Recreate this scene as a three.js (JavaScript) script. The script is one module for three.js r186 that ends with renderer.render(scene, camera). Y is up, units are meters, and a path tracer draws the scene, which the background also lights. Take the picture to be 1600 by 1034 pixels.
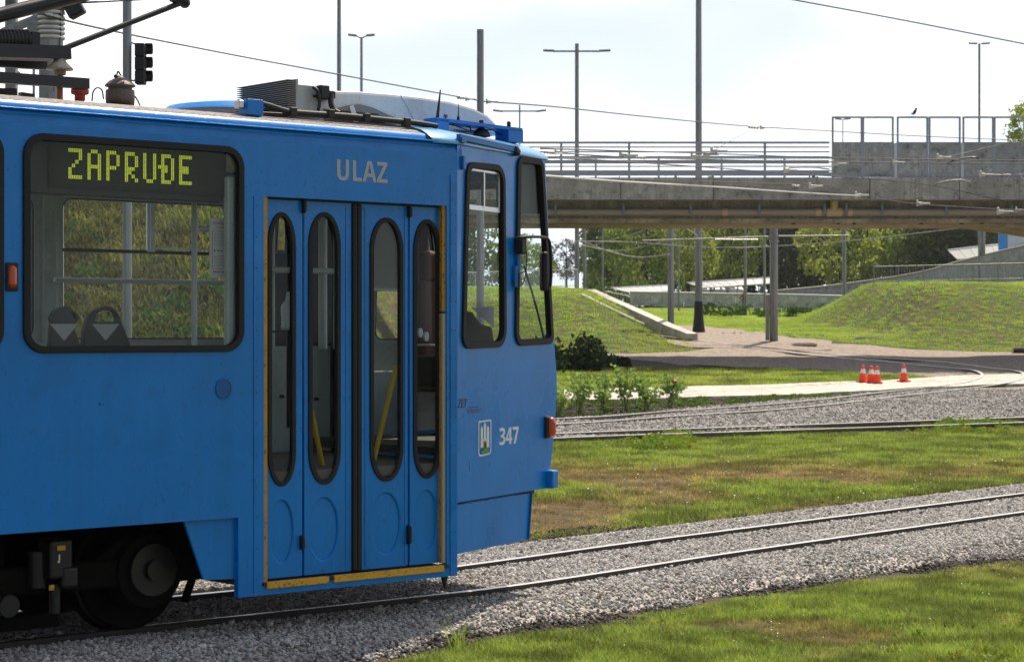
import * as THREE from 'three';
import { mergeGeometries, mergeVertices } from 'three/addons/utils/BufferGeometryUtils.js';
import { RoundedBoxGeometry } from 'three/addons/geometries/RoundedBoxGeometry.js';
import { MarchingCubes } from 'three/addons/objects/MarchingCubes.js';
import { FontLoader } from 'three/addons/loaders/FontLoader.js';
import { TextGeometry } from 'three/addons/geometries/TextGeometry.js';

// ---------- camera, sky, sun, exposure ----------
const scene = new THREE.Scene();
const FPX = 3180, EYE = 1.735;                       // focal length in photo pixels (about 72 mm), eye height above the rail heads
const camera = new THREE.PerspectiveCamera(2 * Math.atan(517 / FPX) * 180 / Math.PI, 1600 / 1034, 0.1, 4000);
camera.position.set(0, EYE, 0);
camera.lookAt(0, EYE, -10);
camera.focus = 13.5; camera.userData.fStop = 8;
const SUN = new THREE.Vector3(0.205, 0.866, -0.455).normalize();   // high, ahead and a little to the right
const sun = new THREE.DirectionalLight(0xfff0da, 5.0);
sun.position.copy(SUN).multiplyScalar(200); sun.castShadow = true; sun.name = 'sun';
sun.shadow.camera.left = sun.shadow.camera.bottom = -120; sun.shadow.camera.right = sun.shadow.camera.top = 120;
sun.shadow.camera.far = 600; sun.shadow.mapSize.set(4096, 4096);
scene.add(sun, sun.target);
const EXPOSURE = 1.4;

// ---------- random numbers, noise ----------
let seed = 12345;
const rnd = () => { seed = (seed + 0x6d2b79f5) | 0; let t = Math.imul(seed ^ (seed >>> 15), 1 | seed); t = (t + Math.imul(t ^ (t >>> 7), 61 | t)) ^ t; return ((t ^ (t >>> 14)) >>> 0) / 4294967296; };
const rr = (a, b) => a + (b - a) * rnd();
const hash = (x, y) => { let h = Math.imul(x | 0, 374761393) ^ Math.imul(y | 0, 668265263); h = Math.imul(h ^ (h >>> 13), 1274126177); return ((h ^ (h >>> 16)) >>> 0) / 4294967296; };
const S01 = (t) => { t = Math.min(1, Math.max(0, t)); return t * t * (3 - 2 * t); };
const lerp = (a, b, t) => a + (b - a) * t;
function vnoise(x, y, px = 0, py = px) {
  const ix = Math.floor(x), iy = Math.floor(y), fx = S01(x - ix), fy = S01(y - iy), w = (i, p) => p ? ((i % p) + p) % p : i;
  const a = hash(w(ix, px), w(iy, py)), b = hash(w(ix + 1, px), w(iy, py)), c = hash(w(ix, px), w(iy + 1, py)), d = hash(w(ix + 1, px), w(iy + 1, py));
  return lerp(lerp(a, b, fx), lerp(c, d, fx), fy);
}
function fbm(x, y, oct = 4, p = 0) { let s = 0, a = 0.5, n = 0; for (let i = 0; i < oct; i++) { s += a * vnoise(x + i * 17.3 * (p ? 0 : 1), y, p); n += a; a *= 0.5; x *= 2; y *= 2; p *= 2; } return s / n; }

// ---------- sky ----------
{
  const W = 512, H = 256, d = new Float32Array(W * H * 4);
  for (let j = 0; j < H; j++) for (let i = 0; i < W; i++) {
    const el = ((j + 0.5) / H - 0.5) * Math.PI, az = ((i + 0.5) / W - 0.5) * 2 * Math.PI;
    const x = Math.cos(az) * Math.cos(el), y = Math.sin(el), z = Math.sin(az) * Math.cos(el);
    const g = Math.acos(Math.min(1, x * SUN.x + y * SUN.y + z * SUN.z));
    const yy = Math.max(y, 0.0), k = 1 / (yy + 0.35);
    let c = fbm(x * k * 3.1 + 7.3, z * k * 3.1 + 1.2 + yy * 4, 5); c = S01((c - 0.36) / 0.26);
    const hl = Math.hypot(x, z) || 1, ahead = 0.5 + 0.5 * (x * SUN.x + z * SUN.z) / (hl * Math.hypot(SUN.x, SUN.z)), A = 0.22 + 0.78 * S01((ahead - .25) / .65);
    const near = Math.exp(-g / 0.55), hz = Math.exp(-yy * 3.2);
    const blue = [lerp(0.20, 0.78, hz), lerp(0.38, 0.90, hz), lerp(0.80, 1.04, hz)];
    const m = Math.min(1, c * 0.68 + 0.16 + .16 * A + 0.25 * near);
    const o = (j * W + i) * 4, f = y < 0 ? 0.5 : 1, kb = 0.24 + 0.6 * near + .56 * hz * A, kw = 0.23 + 0.8 * near + 1.0 * hz * A;
    for (let q = 0; q < 3; q++) d[o + q] = lerp(blue[q] * kb, [1, 1.01, 1.03][q] * kw, m) * f;
    d[o + 3] = 1;
  }
  const t = new THREE.DataTexture(d, W, H, THREE.RGBAFormat, THREE.FloatType);
  t.mapping = THREE.EquirectangularReflectionMapping; t.magFilter = t.minFilter = THREE.LinearFilter; t.needsUpdate = true;
  scene.background = t; scene.environment = t;
}

// ---------- places: a pixel of the photograph turned into a point ----------
const V = (x, y, z) => new THREE.Vector3(x, y, z);
const uv = (px, py) => [(px - 800) / FPX, (517 - py) / FPX];
const at = (px, py, D) => { const [u, v] = uv(px, py); return V(u * D, EYE + v * D, -D); };
const SN = Math.sin(49 * Math.PI / 180), CS = Math.cos(49 * Math.PI / 180), PC = 10.94;   // the tram stands 49 degrees off the line of sight
const pl = (table, d) => { for (let i = 1; i < table.length; i++) if (d <= table[i][0]) { const [a, b] = table[i - 1], [c, e] = table[i]; return lerp(b, e, S01((d - a) / (c - a)) * 0.4 + 0.6 * (d - a) / (c - a)); } return table[table.length - 1][1]; };
const RISE = [[-100, -.13], [66, -.13], [71, .12], [80, .65], [90, 1.25], [100, 1.68], [120, 2.15], [146, 2.72], [185, 3.6], [200, 3.9], [300, 5.5], [3000, 9]];
function ground(x, z) {
  const D = -z; let h = pl(RISE, D);
  h += 2.05 * S01((7.9 - x) / 4.9) * S01((D - 81.5) / 17) * S01((x + 40) / 20);           // bank left of the road
  h += 2.35 * S01((x - 17.2 + (D > 95 ? 0 : (95 - D) * .12)) / 3.0) * S01((D - 85) / 15) * S01((140 - D) / 30);            // bank right of the road
  const e = S01((-3.5 - x) / 5) * S01((D - 41) / 21) * S01((140 - D) / 50);                // embankment behind the tram
  h = lerp(h, Math.max(h, 6.6), e);
  h += (fbm(x * .35, z * .35, 3) - .5) * 0.10 * S01((D - 13) / 6) * (D > 75 ? 2.5 : .8);
  return h;
}
function G(px, py, off = 0) {                        // where the ray through a pixel meets the ground
  const [u, v] = uv(px, py); let D = 6;
  while (D < 600) { const y = EYE + v * D; if (y <= ground(u * D, -D)) break; D += D < 60 ? .05 : .1; }
  return V(u * D, ground(u * D, -D) + off, -D);
}

// ---------- making objects ----------
const used = new Map();
const numbered = (n) => { const k = used.get(n) || 0; used.set(n, k + 1); return k ? `${n}_${String(k).padStart(3, '0')}` : n; };
function tag(o, label, category, group) { o.userData.label = label; o.userData.category = category; if (group) o.userData.group = group; return o; }
function thing(name, label, category, pos = V(0, 0, 0), turn = 0, group) {
  const o = new THREE.Group(); o.name = numbered(name); o.position.copy(pos); o.rotation.y = turn; scene.add(o); return tag(o, label, category, group);
}
function part(name, geo, mat, parent, label) {
  if (Array.isArray(geo)) geo = geo.length === 1 ? geo[0] : mergeGeometries(geo.map((g) => { g = g.index ? g.toNonIndexed() : g; for (const k of Object.keys(g.attributes)) if (!['position', 'normal', 'uv'].includes(k)) g.deleteAttribute(k); if (!g.attributes.uv) g.setAttribute('uv', new THREE.Float32BufferAttribute(new Float32Array(g.attributes.position.count * 2), 2)); return g; }));
  const m = new THREE.Mesh(geo, mat); m.name = parent === scene ? numbered(name) : name; m.castShadow = m.receiveShadow = true;
  if (label) m.userData.label = label; parent.add(m); return m;
}
function struct(name, geo, mat) { const m = part(name, geo, mat, scene); m.userData.kind = 'structure'; return m; }
function box(w, h, d, x = 0, y = 0, z = 0, r = 0) {   // a box whose uv are metres
  const g = r ? new RoundedBoxGeometry(w, h, d, 2, r) : new THREE.BoxGeometry(w, h, d), u = g.attributes.uv, n = u.count / 6, o = [hash(x * 97, y * 89), hash(z * 83, x * 71)];
  for (let i = 0; i < u.count; i++) { const f = Math.floor(i / n); u.setXY(i, u.getX(i) * (f < 2 ? d : w) + o[0] * 7, u.getY(i) * (f === 2 || f === 3 ? d : h) + o[1] * 7); }
  g.translate(x, y, z); return g;
}
function cyl(r1, r2, h, x = 0, y = 0, z = 0, seg = 16) { const g = new THREE.CylinderGeometry(r1, r2, h, seg); g.translate(x, y, z); return g; }
function bar(a, b, r, seg = 8, r2 = r) { const d = b.clone().sub(a), g = new THREE.CylinderGeometry(r2, r, d.length(), seg); g.translate(0, d.length() / 2, 0); g.applyQuaternion(new THREE.Quaternion().setFromUnitVectors(V(0, 1, 0), d.normalize())); g.translate(a.x, a.y, a.z); return g; }
function tube(pts, r, seg = 6, n = 24) { return new THREE.TubeGeometry(new THREE.CatmullRomCurve3(pts), n, r, seg, false); }
function lathe(pts, x, y, z, seg = 24) { const g = new THREE.LatheGeometry(pts.map((p) => new THREE.Vector2(...p)), seg); g.translate(x, y, z); return g; }
function beam(a, b, w, h) { const d = b.clone().sub(a), L = d.length(), g = new THREE.BoxGeometry(w, h, L); const m = new THREE.Matrix4().lookAt(b, a, V(0, 1, 0)); g.applyMatrix4(m); const c = a.clone().add(b).multiplyScalar(.5); g.translate(c.x, c.y, c.z); return g; }
function extrude(shape, depth, z = 0, bevel = 0, curve = 10) { const g = new THREE.ExtrudeGeometry(shape, { depth, bevelEnabled: bevel > 0, bevelSize: bevel, bevelThickness: bevel, bevelOffset: -bevel, bevelSegments: 2, curveSegments: curve }); g.translate(0, 0, z); return g; }
function area(p) { let s = 0; for (let i = 0; i < p.length; i++) { const [a, b] = p[i], [c, d] = p[(i + 1) % p.length]; s += a * d - b * c; } return s / 2; }
function inset(p, d) {                               // a polygon drawn in by d (out for negative d)
  const n = p.length, s = Math.sign(area(p)), out = [];
  for (let i = 0; i < n; i++) {
    const a = p[(i + n - 1) % n], b = p[i], c = p[(i + 1) % n];
    let e1 = [b[0] - a[0], b[1] - a[1]], e2 = [c[0] - b[0], c[1] - b[1]]; const l1 = Math.hypot(...e1), l2 = Math.hypot(...e2);
    const n1 = [-e1[1] / l1 * s, e1[0] / l1 * s], n2 = [-e2[1] / l2 * s, e2[0] / l2 * s], k = 1 + n1[0] * n2[0] + n1[1] * n2[1];
    out.push([b[0] + d * (n1[0] + n2[0]) / k, b[1] + d * (n1[1] + n2[1]) / k]);
  }
  return out;
}
function roundPath(p, r, Kind = THREE.Path) {        // polygon with rounded corners
  const s = new Kind(), n = p.length;
  for (let i = 0; i < n; i++) {
    const a = p[(i + n - 1) % n], b = p[i], c = p[(i + 1) % n], q = Array.isArray(r) ? r[i] : r;
    const la = Math.hypot(a[0] - b[0], a[1] - b[1]), lc = Math.hypot(c[0] - b[0], c[1] - b[1]), ka = Math.min(q, la * .49) / la, kc = Math.min(q, lc * .49) / lc;
    const A = [lerp(b[0], a[0], ka), lerp(b[1], a[1], ka)], C = [lerp(b[0], c[0], kc), lerp(b[1], c[1], kc)];
    if (i) s.lineTo(...A); else s.moveTo(...A);
    if (q > 0) s.bezierCurveTo(lerp(A[0], b[0], .55), lerp(A[1], b[1], .55), lerp(C[0], b[0], .55), lerp(C[1], b[1], .55), ...C);
  }
  s.closePath(); return s;
}
const poly = (p, r = 0) => roundPath(p, r, THREE.Shape);
function ring(outer, inner, ro, ri) { const s = poly(outer, ro); s.holes.push(roundPath(inner, ri)); return s; }

function faceUp(g) {                                 // turn a sheet so that faces and normals look up
  g.computeVertexNormals(); const n = g.attributes.normal, i = g.index; let s = 0; for (let k = 0; k < n.count; k++) s += n.getY(k);
  if (s < 0) { if (i) for (let k = 0; k < i.count; k += 3) { const a = i.getX(k); i.setX(k, i.getX(k + 1)); i.setX(k + 1, a); } else for (const at of Object.values(g.attributes)) for (let k = 0; k < at.count; k += 3) for (let c = 0; c < at.itemSize; c++) { const a = at.getComponent(k, c); at.setComponent(k, c, at.getComponent(k + 1, c)); at.setComponent(k + 1, c, a); } g.computeVertexNormals(); }
  return g;
}

// ---------- textures ----------
function tex(n, fn, srgb = true, m = n) {
  const d = new Uint8Array(n * m * 4);
  for (let j = 0; j < m; j++) for (let i = 0; i < n; i++) { const c = fn(i / n, j / m); for (let q = 0; q < 3; q++) d[(j * n + i) * 4 + q] = Math.max(0, Math.min(255, Math.round((Array.isArray(c) ? c[q] : c) * 255))); d[(j * n + i) * 4 + 3] = 255; }
  const t = new THREE.DataTexture(d, n, m); t.wrapS = t.wrapT = THREE.RepeatWrapping; t.magFilter = t.minFilter = THREE.LinearFilter; if (srgb) t.colorSpace = THREE.SRGBColorSpace; t.needsUpdate = true; return t;
}
const rep = (t, m) => { const c = t.clone(); c.repeat.set(1 / m, 1 / m); c.needsUpdate = true; return c; };   // one tile is m metres
const P = (u, v, n, o = 4) => fbm(u * n, v * n, o, n);
const tNoise = tex(256, (u, v) => { const g = .45 + .55 * P(u, v, 8, 5); return [g, g, g]; }, false);
const tConcrete = tex(512, (u, v) => { const a = P(u, v, 5, 6), b = P(u + .3, v, 60, 2), c = P(u * 1, v, 14, 3), k = fbm(u * 36, v * 3, 4, 36); const g = .80 + .20 * (a - .5) * 2 + .10 * (b - .5) - .12 * S01((c - .62) * 6) - .10 * S01((k - .52) * 5) * S01((a - .35) * 4); return [g, g * .985, g * .96]; });
const tScuff = tex(256, (u, v) => { const a = P(u, v, 9, 5), b = P(u + .4, v, 40, 2); const g = .92 + .12 * (a - .5) - .30 * S01((b - .66) * 8); return [g, g, g]; });
const tGravel = (() => {                              // stones of a few centimetres, tile 1.6 m
  const N = 44, pts = [];
  for (let j = 0; j < N; j++) for (let i = 0; i < N; i++) pts.push([i + .15 + .7 * hash(i, j + 99), j + .15 + .7 * hash(i + 7, j + 31), hash(i + 55, j + 5)]);
  const cell = (u, v) => { const x = u * N, y = v * N, ix = Math.floor(x), iy = Math.floor(y); let d1 = 9, d2 = 9, id = 0; for (let b = -1; b < 2; b++) for (let a = -1; a < 2; a++) { const i = (ix + a + N) % N, j = (iy + b + N) % N, p = pts[j * N + i], X = p[0] - i + ix + a, Y = p[1] - j + iy + b, d = Math.hypot(x - X, y - Y); if (d < d1) { d2 = d1; d1 = d; id = p[2]; } else if (d < d2) d2 = d; } return [d1, d2, id]; };
  const col = tex(704, (u, v) => { const [, , id] = cell(u, v), t = hash(id * 9999, 3), g = .66 + .26 * id + .06 * (P(u, v, 90, 2) - .5); return [g + .03 * (t - .35), g * .975, g * (.93 + .03 * t)]; });
  const bump = tex(704, (u, v) => { const [a, b] = cell(u, v); return Math.min(1, (b - a) * 1.2); }, false);
  return { col, bump };
})();
const tTurf = tex(512, (u, v) => { const a = P(u, v, 6, 5), b = P(u + .5, v, 90, 2), c = P(u, v + .4, 22, 3), k = S01((a - .42) * 4); const g = .75 + .5 * (b - .5) + .25 * (c - .5); return [g * lerp(.46, .34, k), g * lerp(.42, .41, k), g * lerp(.25, .14, k)]; });
const tSoil = tex(256, (u, v) => { const a = P(u, v, 10, 5), b = P(u, v, 60, 2), g = .75 + .6 * (a - .5) + .5 * (b - .5); return [g * .43, g * .35, g * .28]; });
const tBark = tex(128, (u, v) => { const g = .55 + .6 * (fbm(u * 24, v * 6, 3, 24) - .5); return [g * .5, g * .44, g * .38]; });
const tPaint = tex(512, (u, v) => { const a = P(u, v, 3, 5), b = P(u + .2, v + .6, 6, 4), s = fbm(u * 40, v * 3, 4, 40), sp = P(u, v, 120, 1); const g = .95 + .07 * (a - .5) * 2 + .08 * (s - .5) - .08 * S01((b - .60) * 9) * s - (sp > .90 ? .12 : 0); return [g * .97, g * .985, g]; });
const tRough = tex(256, (u, v) => .62 + .5 * (P(u, v, 5, 5) - .5), false);

// ---------- materials ----------
const std = (color, roughness = .7, metalness = 0, o = {}) => new THREE.MeshStandardMaterial({ color, roughness, metalness, side: THREE.DoubleSide, ...o });
const lin = (r, g, b) => new THREE.Color().setRGB(r, g, b);
const M = {
  blue: new THREE.MeshPhysicalMaterial({ color: lin(.001, .232, .70), specularIntensity: .6, bumpMap: rep(tPaint, 2.6), bumpScale: .002, roughness: .5, map: rep(tPaint, 1.7), roughnessMap: rep(tRough, 1.1), clearcoat: .12, clearcoatRoughness: .3, side: THREE.DoubleSide }),
  blueDark: std(lin(.003, .17, .50), .5, 0, { map: rep(tPaint, .7) }),
  black: std(lin(.012, .012, .014), .6), rubber: std(lin(.010, .010, .011), .75), darkMetal: std(lin(.018, .019, .022), .6, .3, { roughnessMap: tRough }),
  bogie: new THREE.MeshPhysicalMaterial({ color: lin(.009, .008, .007), roughness: .9, specularIntensity: .2, side: THREE.DoubleSide }), steel: std(lin(.55, .55, .55), .28, 1), railHead: std(lin(.62, .60, .58), .30, 1), railSideFar: std(lin(.17, .15, .14), .8, .2), railSide: std(lin(.05, .042, .038), .85, .2),
  alu: std(lin(.62, .63, .64), .4, .7), galv: std(lin(.50, .53, .56), .5, .35, { map: rep(tConcrete, 1.5) }), pole: std(lin(.48, .51, .56), .55, .2, { map: rep(tConcrete, 2) }),
  orangeEdge: std(lin(.62, .30, .03), .6, 0, { map: rep(tScuff, .5) }), yellow: std(lin(.80, .42, .02), .6, 0, { map: rep(tScuff, .5) }), yellowRail: std(lin(.75, .47, .03), .4),
  creamStrip: std(lin(.45, .40, .30), .7), white: std(lin(.78, .79, .80), .35, 0, { map: rep(tPaint, 1) }), offWhite: std(lin(.55, .56, .54), .5), greyBox: std(lin(.50, .51, .50), .5, .1, { map: rep(tPaint, .6) }),
  fin: std(lin(.30, .29, .28), .5, .4), roofGrey: std(lin(.44, .43, .44), .9, 0, { map: rep(tGravel.col, .5), bumpMap: rep(tGravel.bump, .5), bumpScale: .004 }),
  glass: new THREE.MeshPhysicalMaterial({ color: lin(.95, .97, .96), transmission: 1, thickness: 0, roughness: 0.03, ior: 1.5, specularIntensity: .22, side: THREE.DoubleSide }),
  glassClear: new THREE.MeshPhysicalMaterial({ color: lin(.93, .96, .95), transmission: 1, thickness: 0, roughness: 0.02, ior: 1.45, specularIntensity: .12, side: THREE.DoubleSide }),
  amber: new THREE.MeshPhysicalMaterial({ color: lin(.75, .10, .01), roughness: .25, transmission: .25, thickness: 0, clearcoat: .6, side: THREE.DoubleSide }),
  inner: std(lin(.60, .64, .58), .6, 0, { map: rep(tPaint, .9) }), innerDark: std(lin(.012, .013, .012), .6), floor: std(lin(.10, .09, .08), .8), ceil: std(lin(.5, .5, .48), .6),
  maroon: std(lin(.09, .03, .025), .8), seat: std(lin(.05, .045, .04), .5), seatPad: std(lin(.45, .43, .41), .8), blind: new THREE.MeshPhysicalMaterial({ color: lin(.80, .68, .74), transmission: .45, thickness: 0, roughness: 1, side: THREE.DoubleSide }),
  silver: std(lin(.48, .49, .52), .45, .3, { map: rep(tScuff, .2) }), letterWhite: std(lin(.72, .76, .78), .5), letterDark: std(lin(.01, .03, .08), .5), green: std(lin(.04, .25, .05), .5), gold: std(lin(.45, .28, .05), .5),
  rust: std(lin(.35, .13, .05), .8), redIns: std(lin(.35, .055, .03), .55), porcelain: std(lin(.62, .56, .46), .35, 0, { map: rep(tConcrete, .2) }), arrester: std(lin(.17, .15, .14), .6, 0, { map: rep(tConcrete, .3) }),
  concrete: std(lin(.66, .64, .63), .85, 0, { map: rep(tConcrete, 3) }), concreteLight: std(lin(.78, .755, .72), .85, 0, { map: rep(tConcrete, 2.2) }), girder: std(lin(.56, .53, .50), .85, 0, { map: rep(tConcrete, 4) }), soffit: std(lin(.64, .55, .43), .85, 0, { map: rep(tConcrete, 4) }),
  pipe: std(lin(.40, .34, .30), .6), pipePale: std(lin(.62, .47, .28), .6), railGrey: std(lin(.34, .37, .41), .5, .25), steelBlue: std(lin(.20, .24, .30), .5, .4),
  panelGrey: std(lin(.62, .66, .72), .55, .1, { map: rep(tConcrete, 2) }), wallBlue: std(lin(.84, .88, .90), .7, 0, { map: rep(tConcrete, 2.5) }),
  coneOrange: std(lin(.95, .075, .025), .55), coneWhite: std(lin(.8, .8, .8), .5), wire: std(lin(.09, .09, .095), .5, .6), wireBright: std(lin(.62, .61, .60), .35, .6), insul: std(lin(.62, .60, .56), .4),
  gravel: std(lin(.66, .64, .62), .92, 0, { map: rep(tGravel.col, 1.6), bumpMap: rep(tGravel.bump, 1.6), bumpScale: .02 }), gravelFar: std(lin(.47, .43, .40), .92, 0, { map: rep(tGravel.col, 2.6), bumpMap: rep(tGravel.bump, 2.6), bumpScale: .03 }),
  roadGravel: std(lin(.46, .41, .37), .95, 0, { map: rep(tGravel.col, 3.2), bumpMap: rep(tGravel.bump, 3.2), bumpScale: .025 }), soil: std(lin(.42, .38, .36), .95, 0, { map: rep(tSoil, 1.5), bumpMap: rep(tNoise, 0.4), bumpScale: .03 }),
  turf: std(0xffffff, 1, 0, { map: rep(tTurf, 2.4), bumpMap: rep(tNoise, .5), bumpScale: .04, vertexColors: true }), bark: std(lin(.8, .8, .8), .95, 0, { map: rep(tBark, 1) }),
};
M.leaf = (r, g, b, tr = .35) => new THREE.MeshPhysicalMaterial({ color: lin(r, g, b), roughness: 1, transmission: tr, thickness: 0, side: THREE.DoubleSide, specularIntensity: .4 });

// ---------- the tram ----------
// Its own axes: x along the car towards its nose, y up from the rail heads, z from the centre line to the near side (1.10).
const tramPos = V(-PC * CS, 0, -PC * SN), TURN = 41 * Math.PI / 180;
const tram = thing('tram', 'large blue tram car with open destination window and folding doors, standing on the near track', 'tram', tramPos, TURN);
const T = (px, py, zl = 1.10) => { const [u, v] = uv(px, py), D = (PC - zl) / (SN - u * CS); return [D * (CS + u * SN), EYE + v * D]; };
const T3 = (px, py, zl) => { const [x, y] = T(px, py, zl); return V(x, y, zl); };
const Ts = (l, zl = 1.10) => l.map(([a, b]) => T(a, b, zl));
const tp = (n, g, m, l, p = tram) => part(n, g, m, p, l);
const ellipse = (cx, cy, rx, ry, n = 40, K = THREE.Shape) => { const s = new K(); s.absellipse(cx, cy, rx, ry, 0, 7, false); return s; };
const stad = (l, r, t, b) => [[l, t], [r, t], [r, b], [l, b]];

function outward(g) {                                // normals away from the car's middle
  g.computeVertexNormals(); const n = g.attributes.normal, p = g.attributes.position, i = g.index; let s = 0;
  for (let k = 0; k < n.count; k++) s += n.getZ(k) * p.getZ(k) + n.getY(k) * (p.getY(k) - 1.7) + n.getX(k) * Math.max(0, p.getX(k) - 8);
  if (s < 0) { for (let k = 0; k < i.count; k += 3) { const a = i.getX(k); i.setX(k, i.getX(k + 1)); i.setX(k + 1, a); } g.computeVertexNormals(); }
  return g;
}
const XT = 8.10, TA = 22.5 * Math.PI / 180, TC = Math.cos(TA), TS = Math.sin(TA);         // the cab tapers from x = 8.10
{
  // near side wall with its openings
  const YB = .665, YS = .205, YT = 2.835, xStep = T(372, 806)[0];
  const win1 = Ts([[36, 207], [379, 229], [380, 549], [33, 552]]);
  const dx = win1[1][0] - win1[0][0];
  const yTop = (win1[0][1] + win1[1][1]) / 2, yBot = (win1[2][1] + win1[3][1]) / 2, x0 = (win1[0][0] + win1[3][0]) / 2, x1 = (win1[1][0] + win1[2][0]) / 2;
  const W1 = stad(x0, x1, yTop, yBot), shift = x0 - T(4, 400)[0], wx = x1 - x0, W0 = stad(x0 - shift - wx, x0 - shift, yTop, yBot), Wm = stad(x0 - 2 * shift - 2 * wx, x0 - 2 * shift - wx, yTop, yBot);
  const dl = T(412, 500)[0], dr = T(698, 500)[0], dt = T(556, 314)[1], db = T(556, 897)[1];
  const wall = poly([[-1.6, YB], [xStep, YB], [xStep, YS], [XT, YS], [XT, YT], [-1.6, YT]]);
  for (const w of [W1, W0, Wm]) wall.holes.push(roundPath(inset(w, .02), .10));
  wall.holes.push(roundPath(stad(dl, dr, dt, db), .004));
  tp('side_wall', extrude(wall, .045, 1.055), M.blue);
  for (const w of [W1, W0, Wm]) {
    const t = tp('side_window', extrude(ring(w, inset(w, .031), .12, .09), .03, 1.082, .006), M.rubber);
    tp('pane', extrude(poly(inset(w, .026), .09), .001, 1.085), M.glass, null, t);
  }
  // far side wall
  const ZF = -1.08, farX = (px) => T(px, 450, ZF)[0], fy = (py) => T(300, py, ZF)[1];
  const F1 = stad(farX(89), farX(362), 2.62, fy(532)), F0 = stad(farX(89) - 1.52, farX(50), 2.62, fy(532)), Fm = stad(farX(89) - 3.1, farX(50) - 1.6, 2.62, fy(532)), F2 = stad(farX(412), farX(463), T(440, 335, ZF)[1], T(440, 392, ZF)[1]);
  const fw = poly([[-1.6, YB], [XT, YB], [XT, YT], [-1.6, YT]]);
  for (const w of [F1, F0, Fm]) fw.holes.push(roundPath(w, .08));
  fw.holes.push(roundPath(F2, .01));
  tp('side_wall', extrude(fw, .045, -1.10), M.blue);
  const lining = poly([[-1.55, .9], [XT - .02, .9], [XT - .02, 2.82], [-1.55, 2.82]]);
  for (const w of [F1, F0, Fm]) lining.holes.push(roundPath(inset(w, .01), .08));
  lining.holes.push(roundPath(F2, .01));
  tp('wall_lining', extrude(lining, .012, -1.052), M.inner);
  for (const w of [F1, F0, Fm]) {
    const f = tp('side_window', extrude(ring(inset(w, -.01), inset(w, .02), .09, .07), .03, -1.075), M.innerDark);
    tp('pane', extrude(poly(inset(w, .01), .07), .001, -1.09), M.glassClear, null, f);
    const yv = fy(396); tp('vent_frame', [box(w[1][0] - w[0][0] - .06, .022, .03, (w[0][0] + w[1][0]) / 2, yv, -1.06)], M.innerDark, null, f);
  }
  { const x = farX(233), y = fy(396); tp('window_sash', [box(.03, 2.6 - y, .02, x, (2.6 + y) / 2, -1.045), box(F1[1][0] - x - .03, .012, .022, (F1[1][0] + x) / 2, y + .028, -1.045), box(.02, 2.6 - y, .02, x - .03, (2.6 + y) / 2, -1.05)], M.alu); }
  // window pillar lining between the two far windows and inside the near window
  tp('pillar_lining', [box(.10, 1.75, .05, farX(70), 1.78, -1.03, .01), box(.06, 1.0, .05, x0 + .035, 2.1, 1.0, .01), box(.05, 1.05, .05, x1 - .03, 2.1, 1.0, .01)], M.inner);
  tp('window_sill', [box(wx + .1, .03, .10, (x0 + x1) / 2, yBot + .005, 1.0, .008), box(wx, .03, .08, (x0 + x1) / 2, fy(534) - .012, -1.01, .008)], M.inner);
  // floor, ceiling, end wall
  tp('floor', box(9.9, .06, 2.08, 3.3, .88, -.0), M.floor); tp('ceiling', box(9.6, .03, 2.0, 3.25, 2.85, 0), M.ceil);
  tp('end_wall', box(.05, 2.2, 2.19, -1.58, 1.74, 0), M.blue); tp('underframe', box(9.0, .12, 1.7, 3.0, .76, 0), M.bogie);
  // cant panel, gutter lip and roof
  const strip = (p, xa, xb) => {                        // a sheet of the roof: profile p of (z, y) from xa to xb
    const n = p.length, pos = [], nor = [], u = [], idx = [], N = 12;
    for (let k = 0; k <= N; k++) for (let i = 0; i < n; i++) { const a = p[Math.max(0, i - 1)], b = p[Math.min(n - 1, i + 1)], dz = b[0] - a[0], dy = b[1] - a[1], l = Math.hypot(dz, dy) || 1; pos.push(lerp(xa, xb, k / N), p[i][1], p[i][0]); nor.push(0, Math.abs(dz) / l, -dy / l * Math.sign(dz || -1)); u.push(lerp(xa, xb, k / N), i * .06); }
    for (let k = 0; k < N; k++) for (let i = 0; i < n - 1; i++) { const a = k * n + i; idx.push(a, a + 1, a + n, a + 1, a + n + 1, a + n); }
    const g = new THREE.BufferGeometry(); g.setAttribute('position', new THREE.Float32BufferAttribute(pos, 3)); g.setAttribute('normal', new THREE.Float32BufferAttribute(nor, 3)); g.setAttribute('uv', new THREE.Float32BufferAttribute(u, 2)); g.deleteAttribute('normal'); g.setIndex(idx); return outward(g);
  };
  const mir = (p) => p.map(([a, b]) => [-a, b]);
  const cant = [[1.10, 2.835], [1.098, 2.85], [1.092, 2.875], [1.083, 2.90], [1.078, 2.912]];
  const riser = [[1.062, 2.914], [1.055, 2.935], [1.040, 2.958], [1.02, 2.966]];
  for (const f of [(p) => p, mir]) {
    tp('cant_panel', [strip(f(cant), -1.6, XT + .04), strip(f(riser), -1.6, 7.98)], M.blue);
    tp('gutter', (() => { const z = f([[1, 0]])[0][0]; return box(9.75, .009, .045, 3.275, 2.914, z * 1.082, .003); })(), M.blue);
  }
  tp('roof', strip([[1.03, 2.962], [.97, 2.985], [.85, 3.01], [.6, 3.035], [.3, 3.048], [0, 3.052], [-.3, 3.048], [-.6, 3.035], [-.85, 3.01], [-1.03, 2.962]], -1.6, 7.93), M.roofGrey);

  // ---- doors: four narrow leaves
  tp('door_edge', box(.026, dt - db, .05, dl + .014, (dt + db) / 2, 1.07), M.orangeEdge); 
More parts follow.
